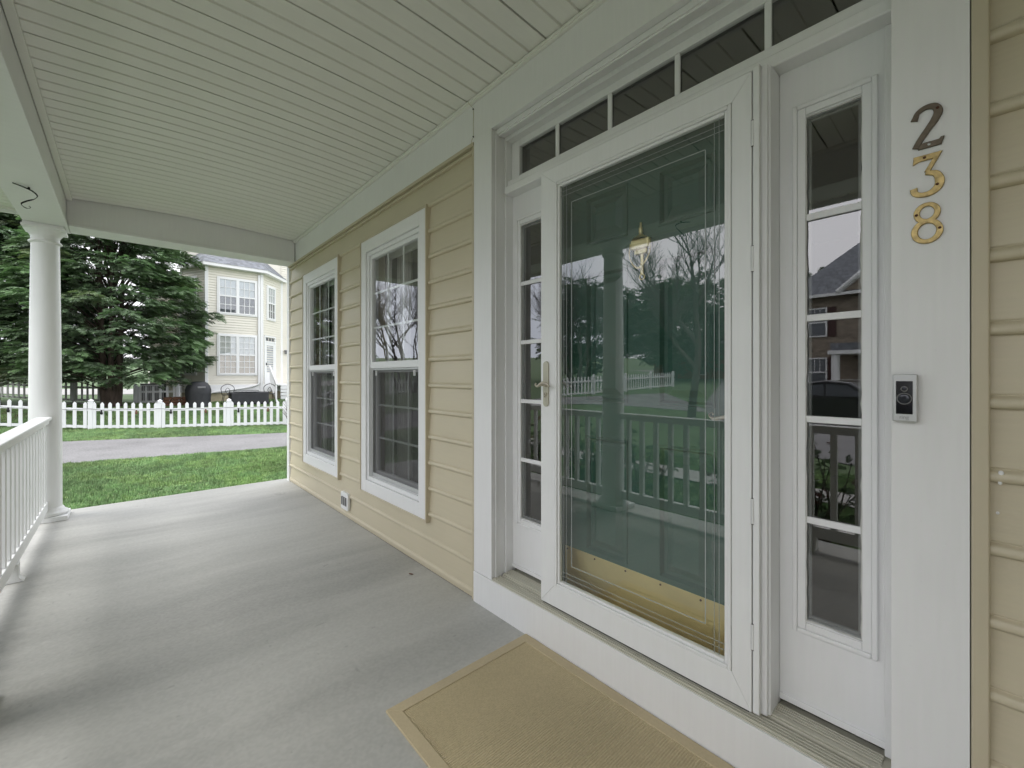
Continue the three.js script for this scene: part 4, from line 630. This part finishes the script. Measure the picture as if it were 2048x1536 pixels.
// ---------------------------------------------------------------- the cream house next door
{
  const n = thing('neighbour_house', 'cream sided house with angled bay, grey shingle roof and gridded windows', 'house', [-24.1, 0.0, -2.5]);
  const EX = 0.112;
  function wallFace(a, b, y0, y1, mat = M.cream, nm = 'clapboard_wall') {   // lapped courses along a wall from a to b (plan x, z), facing left of a->b
    const L = Math.hypot(b[0] - a[0], b[1] - a[1]), ux = (b[0] - a[0]) / L, uz = (b[1] - a[1]) / L, nx = uz, nz = -ux, P = [], I = [];
    let k = 0; for (let y = y0; y < y1 - 0.001; y += EX) { const t = Math.min(y + EX, y1); for (const [yy, o] of [[t, 0], [y, 0.030], [y, 0]]) for (const q of [a, b]) P.push(q[0] + nx * o, yy, q[1] + nz * o); const c = k * 6; I.push(c, c + 1, c + 2, c + 1, c + 3, c + 2, c + 2, c + 3, c + 4, c + 3, c + 5, c + 4); k++; }
    let g = new THREE.BufferGeometry(); g.setAttribute('position', new THREE.Float32BufferAttribute(P, 3)); g.setIndex(I); g = g.toNonIndexed(); g.computeVertexNormals();
    return part(n, nm, boxUV(g), mat);
  }
  function on(a, b, fn) { const L = Math.hypot(b[0] - a[0], b[1] - a[1]), ang = Math.atan2(-(b[1] - a[1]), b[0] - a[0]); const put = g => { g.rotateY(ang); g.translate(a[0], 0, a[1]); return g; }; fn(put, L); }   // local: x along the wall, -z... see put
  const P1 = [-25.9, -0.45], P1b = [-24.1, -0.45], P0 = [-25.9, 0.62], P2 = [-24.1, -0.40], P3 = [-22.64, -1.14], P4 = [-22.72, -3.26], P5 = [-24.1, -4.42], P6 = [-24.1, -9.5];
  const TOP = 6.0, BOT = 0.50;
  // walls are listed so that their outside is on the left going a -> b
  wallFace(P3, P2, BOT, TOP); wallFace(P4, P3, BOT, TOP); wallFace(P5, P4, BOT, TOP); wallFace(P6, P5, BOT, 9.4); wallFace(P1, P0, 0.0, TOP); wallFace(P1b, P1, 0.0, TOP);
  for (const [x, z] of [P3, P4, P5, P2]) part(n, 'corner_post', bx(x - 0.06, x + 0.06, BOT, TOP, z - 0.06, z + 0.06, 0.01), M.creamWhite);
  part(n, 'wall_core', [bx(-25.8, -24.2, 0, TOP, -9.5, -0.5), bx(-30, -26.0, 0, TOP, -9.5, 0.55)], M.cream);
  function prism(pts, y0, y1) { const s = new THREE.Shape(); pts.forEach((p, i) => i ? s.lineTo(p[0], -p[1]) : s.moveTo(p[0], -p[1])); const g = new THREE.ExtrudeGeometry(s, { depth: y1 - y0, bevelEnabled: false }); g.rotateX(-Math.PI / 2); g.translate(0, y0, 0); return boxUV(g); }
  const out = o => [[P2[0], P2[1] + o * 0.5], [P3[0] + o, P3[1] + o * 0.45], [P4[0] + o, P4[1] - o * 0.45], [P5[0], P5[1] - o * 0.5 - 0.1]];
  part(n, 'skirt_board', prism(out(0.03), 0.50, 0.86), M.creamWhite);
  part(n, 'foundation', prism(out(-0.02), -0.4, 0.50), M.block);
  part(n, 'gutter', prism(out(0.34), 5.98, 6.11), M.creamWhite);
  { // bay roof: three slopes rising to the main wall
    const e = out(0.36), y = 6.11, r = [[-24.1, 7.05, -1.3], [-24.1, 7.05, -3.5]], P = [];
    const v = i => [e[i][0], y, e[i][1]]; const tri = (...q) => q.forEach(p => P.push(...p));
    tri(v(0), v(1), r[0]); tri(v(1), v(2), r[1]); tri(v(1), r[1], r[0]); tri(v(2), v(3), r[1]);
    const g = new THREE.BufferGeometry(); g.setAttribute('position', new THREE.Float32BufferAttribute(P, 3)); g.computeVertexNormals(); part(n, 'bay_roof', boxUV(g), M.shingle);
    part(n, 'roof', [bx(-30.3, -25.6, 6.0, 6.14, -9.5, 0.9), bx(-30, -24.0, 9.4, 9.6, -12, -4.0)], M.shingle);
    part(n, 'gable_wall', [bx(-24.25, -24.12, 6.0, 9.4, -4.5, -0.4)], M.cream);
  }
  function win(a, b, s0, s1, y0, y1, units, lower, rows = 2, upper = M.blind) {   // s along wall from a to b
    const w = sub(n, 'window');
    on(a, b, (put) => {
      const q = (x0, x1, ya, yb, z0, z1) => put(bx(x0, x1, ya, yb, -z1 - 0.032, -z0 - 0.004));   // depth counted outwards from the wall
      const fr = [], gr = [], mid = (y0 + y1) / 2, U = (s1 - s0) / units; for (let u = 0; u < units; u++) {
        const c0 = s0 + u * U, c1 = c0 + U, o = 0.06;
        fr.push(q(c0, c0 + o, y0, y1, 0, 0.05), q(c1 - o, c1, y0, y1, 0, 0.05), q(c0 + o, c1 - o, y0, y0 + o, 0, 0.05), q(c0 + o, c1 - o, y1 - o, y1, 0, 0.05), q(c0 + o, c1 - o, mid - 0.03, mid + 0.03, 0, 0.052));
        for (const [ya, yb, mt] of [[mid + 0.03, y1 - o, upper], [y0 + o, mid - 0.03, lower]]) {
          part(w, 'shade', q(c0 + o, c1 - o, ya, yb, 0.0, 0.004), mt);
          part(w, 'glass_pane', put(bx(c0 + o, c1 - o, ya, yb, -0.0445, -0.044)), M.glassFar);
          for (let k = 1; k < 3; k++) { const x = lerp(c0 + o, c1 - o, k / 3); gr.push(q(x - 0.011, x + 0.011, ya, yb, 0.028, 0.036)); }
          for (let k = 1; k < rows; k++) { const y = lerp(ya, yb, k / rows); gr.push(q(c0 + o, c1 - o, y - 0.011, y + 0.011, 0.029, 0.037)); }
        }
      }
      part(w, 'window_frame', fr, M.creamWhite); part(w, 'grille', gr, M.creamWhite);
      part(w, 'window_casing', [q(s0 - 0.05, s0, y0 - 0.05, y1 + 0.05, 0, 0.035), q(s1, s1 + 0.05, y0 - 0.05, y1 + 0.05, 0, 0.035), q(s0, s1, y1, y1 + 0.05, 0, 0.035), q(s0, s1, y0 - 0.05, y0, 0, 0.035)], M.creamWhite);
    });
  }
  M.glassFar = new THREE.MeshPhysicalMaterial({ color: lin(0.9, 0.92, 0.92), roughness: 0, transmission: 1, thickness: 0, ior: 1.8, side: THREE.DoubleSide });
  M.doorShade = std({ map: tex(128, 128, 0.7, 0.7, (u, v) => tint([0.38, 0.40, 0.42], 0.6 + 0.8 * fbm(u * 4, v * 4, 7, 3, 4, 4))), roughness: 0.5 });
  M.shadeDark = std({ color: lin(0.09, 0.095, 0.10), roughness: 0.8 });
  const L43 = Math.hypot(P4[0] - P3[0], P4[1] - P3[1]), L54 = Math.hypot(P5[0] - P4[0], P5[1] - P4[1]);
  win(P4, P3, 0.24, L43 - 0.42, 4.00, 5.56, 2, M.shadeDark);
  win(P4, P3, 0.24, L43 - 0.42, 1.32, 3.06, 2, M.drape, 3);
  win(P5, P4, L54 - 1.10, L54 - 0.42, 3.95, 5.50, 1, M.shadeDark);
  win(P3, P2, 0.62, 1.32, 1.32, 3.06, 1, M.shadeDark, 3); win(P3, P2, 0.62, 1.32, 4.00, 5.56, 1, M.shadeDark);
  win(P1, P0, 0.22, 0.92, 1.35, 2.35, 1, M.blind, 1);
  on(P5, P4, put => { // back door with transom
    const d = sub(n, 'door'), q = (x0, x1, ya, yb, z0, z1) => put(bx(x0, x1, ya, yb, -z1, -z0)), a = L54 - 1.10, b = L54 - 0.24;
    part(d, 'door_frame', [q(a - 0.08, a, 0.86, 3.16, 0, 0.06), q(b, b + 0.08, 0.86, 3.16, 0, 0.06), q(a, b, 3.08, 3.16, 0, 0.06), q(a, b, 2.83, 2.90, 0, 0.06)], M.creamWhite);
    part(d, 'door_leaf', [q(a, b, 0.86, 1.40, 0.01, 0.04), q(a, a + 0.13, 1.40, 2.83, 0.01, 0.04), q(b - 0.13, b, 1.40, 2.83, 0.01, 0.04), q(a + 0.13, b - 0.13, 2.70, 2.83, 0.01, 0.04)], M.creamWhite);
    part(d, 'glass_pane', q(a + 0.13, b - 0.13, 1.40, 2.70, 0.014, 0.022), M.doorShade);
    for (let k = 0; k < 3; k++) part(d, 'transom_pane', q(a + 0.06 + k * 0.26, a + 0.25 + k * 0.26, 2.92, 3.06, 0.02, 0.03), M.paneFar);
    part(d, 'handle', q(b - 0.09, b - 0.05, 1.75, 1.87, 0.04, 0.07), M.iron);
  });
  part(n, 'downspout', [bx(P4[0] + 0.02, P4[0] + 0.11, 0.90, 5.90, P4[1] + 0.08, P4[1] + 0.17, 0.02), sweep([[P4[0] + 0.08, 0.90, P4[1] + 0.12], [P4[0] + 0.10, 0.80, P4[1] + 0.3], [P3[0] + 0.12, 0.52, P3[1] - 0.1]], [0.04, 0.04], 6, 12)], M.creamWhite);
  part(n, 'wall_lamp', [bx(-24.09, -23.98, 2.36, 2.54, -4.70, -4.58, 0.02), bx(-24.09, -23.92, 2.52, 2.56, -4.73, -4.55, 0.01)], M.grey);
  // landing and stair of boards beside the door
  const ld = sub(n, 'landing');
  part(ld, 'deck', bx(-24.05, -22.3, 0.78, 0.84, -6.4, -3.95, 0.01), M.creamWhite);
  for (let k = 0; k < 6; k++) part(ld, 'face_board', bx(-22.31, -22.28, -0.14 + k * 0.155, -0.01 + k * 0.155, -6.4, -3.95, 0.006), M.creamWhite);
  part(ld, 'stair_rail', [sweep([[-22.3, 1.70, -3.5], [-21.2, 0.85, -3.55]], [0.05, 0.05], 6, 2), sweep([[-22.3, 0.95, -3.5], [-21.2, 0.10, -3.55]], [0.04, 0.04], 6, 2)], M.creamWhite);
  for (let k = 0; k < 9; k++) { const t = k / 8; part(ld, 'baluster', bx(-22.3 + 1.1 * t - 0.02, -22.3 + 1.1 * t + 0.02, lerp(0.95, 0.10, t), lerp(1.70, 0.85, t), -3.52 - 0.02, -3.52 + 0.02), M.creamWhite); }
}
{ // covered grill
  const x = -21.25, z = -0.72, y0 = groundY(x, z), P = [[0.46, 0.0], [0.44, 0.25], [0.47, 0.5], [0.48, 0.72], [0.44, 0.86], [0.34, 1.00], [0.22, 1.06], [0.001, 1.07]];
  const g = new THREE.LatheGeometry(P.map(p => new THREE.Vector2(...p)), 26); g.scale(0.62, 0.96, 0.90); const p = g.attributes.position; for (let i = 0; i < p.count; i++) { const a = Math.atan2(p.getZ(i), p.getX(i)), k = 1 + 0.05 * Math.sin(a * 7 + p.getY(i) * 3) * (1.1 - p.getY(i)) + 0.04 * (fbm(a * 2, p.getY(i) * 5, 2, 2) - 0.5); p.setX(i, p.getX(i) * k); p.setZ(i, p.getZ(i) * k); } g.computeVertexNormals(); g.translate(x, y0, z);
  const t = thing('covered_grill', 'barbecue grill under a draped black cover beside the cream house', 'grill', [x, y0, z]); part(t, 'cover', boxUV(g), M.cover); part(t, 'vent_flap', bx(x + 0.27, x + 0.305, y0 + 0.76, y0 + 0.83, z - 0.20, z + 0.06, 0.01), M.grey);
}
{ // covered patio table and wrought-iron chairs
  const x = -21.4, z = -2.35, y0 = groundY(x, z), t = thing('patio_table', 'long low patio table under a dark cover in front of the bay', 'table', [x, y0, z]);
  part(t, 'cover', [bx(x - 0.35, x + 0.35, y0 + 0.02, y0 + 0.54, z - 0.85, z + 0.55, 0.05)], M.cover); part(t, 'table_top', bx(x - 0.38, x + 0.38, y0 + 0.58, y0 + 0.62, z - 0.45, z + 0.35, 0.01), M.grey);
  for (const [dz, i] of [[-0.95, 0], [0.62, 1]]) { const c = thing('iron_chair', i ? 'curled black wrought-iron chair at the grill end of the covered table' : 'curled black wrought-iron chair at the stair end of the covered table', 'chair', [x, y0, z + dz], 'wrought-iron patio chairs'); const q = (a, b) => [x + a, y0 + b, z + dz];
    part(c, 'seat', lathe([[0.001, 0.42], [0.2, 0.42], [0.21, 0.435], [0.2, 0.45], [0.001, 0.45]], 16, x, y0, z + dz), M.iron);
    part(c, 'backrest', [sweep([[x, y0 + 0.44, z + dz - 0.2], [x, y0 + 0.75, z + dz - 0.22], [x, y0 + 0.88, z + dz], [x, y0 + 0.75, z + dz + 0.22], [x, y0 + 0.44, z + dz + 0.2]], [0.014, 0.014], 6, 30), sweep([[x, y0 + 0.46, z + dz], [x, y0 + 0.6, z + dz + 0.08], [x, y0 + 0.72, z + dz], [x, y0 + 0.6, z + dz - 0.08], [x, y0 + 0.48, z + dz]], [0.01, 0.01], 5, 24)], M.iron);
    for (const [a, b] of [[1, 1], [1, -1], [-1, 1], [-1, -1]]) part(c, 'leg', sweep([[x + a * 0.14, y0 + 0.43, z + dz + b * 0.14], [x + a * 0.2, y0, z + dz + b * 0.2]], [0.012, 0.012], 5, 3), M.iron); }
}
{ const x = -24.6, z = 0.62, y0 = groundY(x, z), t = thing('air_conditioner', 'white slatted air conditioner with black corner behind the short fence', 'air conditioner', [x, y0, z]); part(t, 'cabinet', bx(x - 0.35, x + 0.35, y0, y0 + 0.78, z - 0.42, z + 0.36, 0.03), M.creamWhite); for (let k = 0; k < 12; k++) part(t, 'slat', bx(x + 0.352, x + 0.37, y0 + 0.08, y0 + 0.72, z - 0.38 + k * 0.06, z - 0.35 + k * 0.06), M.grey); part(t, 'corner', [bx(x + 0.30, x + 0.38, y0, y0 + 0.82, z - 0.50, z - 0.42, 0.02)], M.iron); part(t, 'top', bx(x - 0.36, x + 0.38, y0 + 0.78, y0 + 0.82, z - 0.42, z + 0.37, 0.01), M.iron); }
{ const x = -21.75, z = -0.08, y0 = groundY(x, z), t = thing('stone_planter', 'brown stone edging block standing beside the covered grill', 'planter', [x, y0, z]); for (let r = 0; r < 3; r++) for (let k = 0; k < 3; k++) part(t, 'stone', bx(x - 0.15, x + 0.15, y0 + r * 0.12, y0 + r * 0.12 + 0.11, z - 0.42 + k * 0.29 + (r % 2) * 0.08, z - 0.15 + k * 0.29 + (r % 2) * 0.08, 0.025), M.pot); }

// ---------------------------------------------------------------- across the street (mirrored in the glass)
{
  const h = thing('stone_house', 'brown stone townhouse with dark shingle roof and white porch, mirrored in the sidelight', 'house', [-6, -0.5, 31]);
  const y0 = -0.5, zf = 29.6;
  part(h, 'wall', [bx(-8.6, 2.5, y0, 6.1, zf, zf + 9)], M.stone);
  { const a = [-9.1, 6.1, zf - 0.5], b = [3.0, 6.1, zf - 0.5], c = [3.0, 6.1, zf + 9.5], d = [-9.1, 6.1, zf + 9.5], e = [-5.0, 10.6, zf + 4.5], f = [-1.2, 10.6, zf + 4.5], P = []; for (const t of [[a, e, f], [a, f, b], [b, f, c], [c, f, e], [c, e, d], [d, e, a], [a, b, c], [a, c, d]]) t.forEach(q => P.push(...q)); const g = new THREE.BufferGeometry(); g.setAttribute('position', new THREE.Float32BufferAttribute(P, 3)); g.computeVertexNormals(); part(h, 'roof', boxUV(g), M.shingle); }
  part(h, 'roof_trim', [bx(-9.2, 3.1, 5.92, 6.09, zf - 0.62, zf - 0.48)], M.creamWhite);
  const gab = new THREE.Shape(); gab.moveTo(-2.6, 0); gab.lineTo(0, 2.3); gab.lineTo(2.6, 0); const gg = new THREE.ExtrudeGeometry(gab, { depth: 0.5, bevelEnabled: false }); gg.translate(-3.2, 6.15, zf - 0.5); part(h, 'roof_vent', [bx(-5.3, -4.9, 9.6, 10.2, zf + 3.3, zf + 3.7, 0.03), bx(-5.4, -4.8, 10.2, 10.3, zf + 3.2, zf + 3.8, 0.03)], M.grey); part(h, 'gable', boxUV(gg), M.stone);
  part(h, 'gable_trim', [sweep([[-6.1, 6.1, zf - 0.55], [-3.2, 8.65, zf - 0.55]], [0.16, 0.16], 6, 2), sweep([[-0.3, 6.1, zf - 0.55], [-3.2, 8.65, zf - 0.55]], [0.16, 0.16], 6, 2)], M.creamWhite);
  for (const [x, y] of [[-7.2, 3.6], [-7.2, 0.6], [-3.4, 3.6], [-0.2, 3.6]]) {
    const w = sub(h, 'window'); part(w, 'window_frame', frameGeo(x - 0.5, x + 0.5, y, y + 1.75, 0.08, zf - 0.08, zf - 0.002, 0), M.creamWhite); part(w, 'glass_pane', bx(x - 0.42, x + 0.42, y + 0.08, y + 1.67, zf - 0.03, zf - 0.001), M.paneFar); part(w, 'grille', [bx(x - 0.42, x + 0.42, y + 0.83, y + 0.91, zf - 0.07, zf - 0.031), bx(x - 0.15, x - 0.12, y + 0.91, y + 1.67, zf - 0.05, zf - 0.031), bx(x + 0.12, x + 0.15, y + 0.91, y + 1.67, zf - 0.05, zf - 0.031)], M.creamWhite);
    for (const k of [-1, 1]) part(w, 'shutter', bx(x + k * 0.74 - 0.2, x + k * 0.74 + 0.2, y, y + 1.75, zf - 0.05, zf - 0.001), M.shutter);
  }
  const p = sub(h, 'porch'); part(p, 'porch_roof', bx(-6.1, 0.6, 2.65, 3.05, zf - 2.2, zf - 0.09), M.shingle); part(p, 'porch_fascia', bx(-6.2, 0.7, 2.45, 2.65, zf - 2.3, zf - 0.09), M.creamWhite); for (const x of [-5.9, -2.7, 0.4]) part(p, 'column', lathe([[0.2, y0], [0.2, 2.45]], 16, x, 0, zf - 2.0), M.creamWhite);
  part(p, 'porch_deck', bx(-6.1, 0.6, y0, 0.1, zf - 2.2, zf - 0.09), M.walk); part(p, 'railing', [bx(-5.9, 0.4, 0.95, 1.05, zf - 2.05, zf - 1.95), bx(-5.9, 0.4, 0.2, 0.28, zf - 2.05, zf - 1.95)], M.creamWhite); for (let k = 0; k < 44; k++) part(p, 'baluster', bx(-5.8 + k * 0.14, -5.75 + k * 0.14, 0.28, 0.95, zf - 2.03, zf - 1.97), M.creamWhite);
}
{ const r = thing('red_house', 'low red brick house with grey roof beyond the lawn fence', 'house', [-19, 0.5, 37.5]); part(r, 'wall', bx(-22, -15.5, 0.4, 3.2, 36.6, 40), M.redBrick); const s = new THREE.Shape(); s.moveTo(-0.4, 0); s.lineTo(1.7, 1.3); s.lineTo(3.8, 0); const g = new THREE.ExtrudeGeometry(s, { depth: 7.2, bevelEnabled: false }); g.rotateY(-Math.PI / 2); g.translate(-15.1, 3.2, 36.6); part(r, 'roof', boxUV(g), M.shingle); for (const x of [-20.5, -17.5]) { const w = sub(r, 'window'); part(w, 'glass_pane', bx(x - 0.5, x + 0.5, 1.4, 2.5, 36.56, 36.6), M.paneFar); part(w, 'window_frame', frameGeo(x - 0.58, x + 0.58, 1.32, 2.58, 0.08, 36.52, 36.599, 0), M.creamWhite); } }
{ // parked dark saloon
  const x = -3.3, z = 17.2, y0 = -0.43, c = thing('parked_car', 'black saloon car parked across the street before the stone house', 'car', [x, y0, z]); c.rotation.y = 0.35;
  const add = (nm, g, m, par = c) => { const e = shade(new THREE.Mesh(boxUV(g), m)); e.name = nm; par.add(e); return e; };
  const S = new THREE.Shape(); [[-2.25, 0.30], [-2.3, 0.62], [-2.2, 0.86], [-1.7, 0.96], [-1.05, 1.38], [-0.4, 1.47], [0.35, 1.42], [1.1, 0.98], [2.0, 0.84], [2.28, 0.66], [2.3, 0.34], [2.2, 0.26], [-2.15, 0.24]].forEach((p, i) => i ? S.lineTo(...p) : S.moveTo(...p));
  const g = new THREE.ExtrudeGeometry(S, { depth: 1.6, bevelEnabled: true, bevelThickness: 0.09, bevelSize: 0.06, bevelSegments: 3 }); g.translate(0, 0, -0.8); add('body', g, M.carPaint);
  for (const sgn of [-1, 1]) for (const pts of [[[-1.45, 1.0], [-0.98, 1.32], [-0.42, 1.40], [-0.42, 0.98]], [[-0.34, 0.98], [-0.34, 1.40], [0.30, 1.36], [0.92, 1.0]]]) { const w = new THREE.Shape(); pts.forEach((p, i) => i ? w.lineTo(...p) : w.moveTo(...p)); const q = new THREE.ExtrudeGeometry(w, { depth: 0.012, bevelEnabled: false }); q.translate(0, 0, sgn > 0 ? 0.892 : -0.904); add('window', q, M.paneFar); }
  for (const wx of [-1.4, 1.42]) for (const sgn of [-1, 1]) { const w = new THREE.Group(); w.name = 'wheel'; c.add(w); const t = new THREE.CylinderGeometry(0.33, 0.33, 0.22, 24); t.rotateX(Math.PI / 2); t.translate(wx, 0.33, sgn * 0.82); add('tyre', t, M.rubber, w); const r = new THREE.CylinderGeometry(0.21, 0.21, 0.02, 18); r.rotateX(Math.PI / 2); r.translate(wx, 0.33, sgn * 0.94); add('rim', r, M.silver, w); }
  for (const sgn of [-1, 1]) { add('headlight', bx(2.22, 2.38, 0.62, 0.76, sgn * 0.6 - 0.2, sgn * 0.6 + 0.2, 0.03), M.silver); add('tail_light', bx(-2.38, -2.25, 0.68, 0.82, sgn * 0.6 - 0.2, sgn * 0.6 + 0.2, 0.03), M.redBrick); }
}

renderer.render(scene, camera);
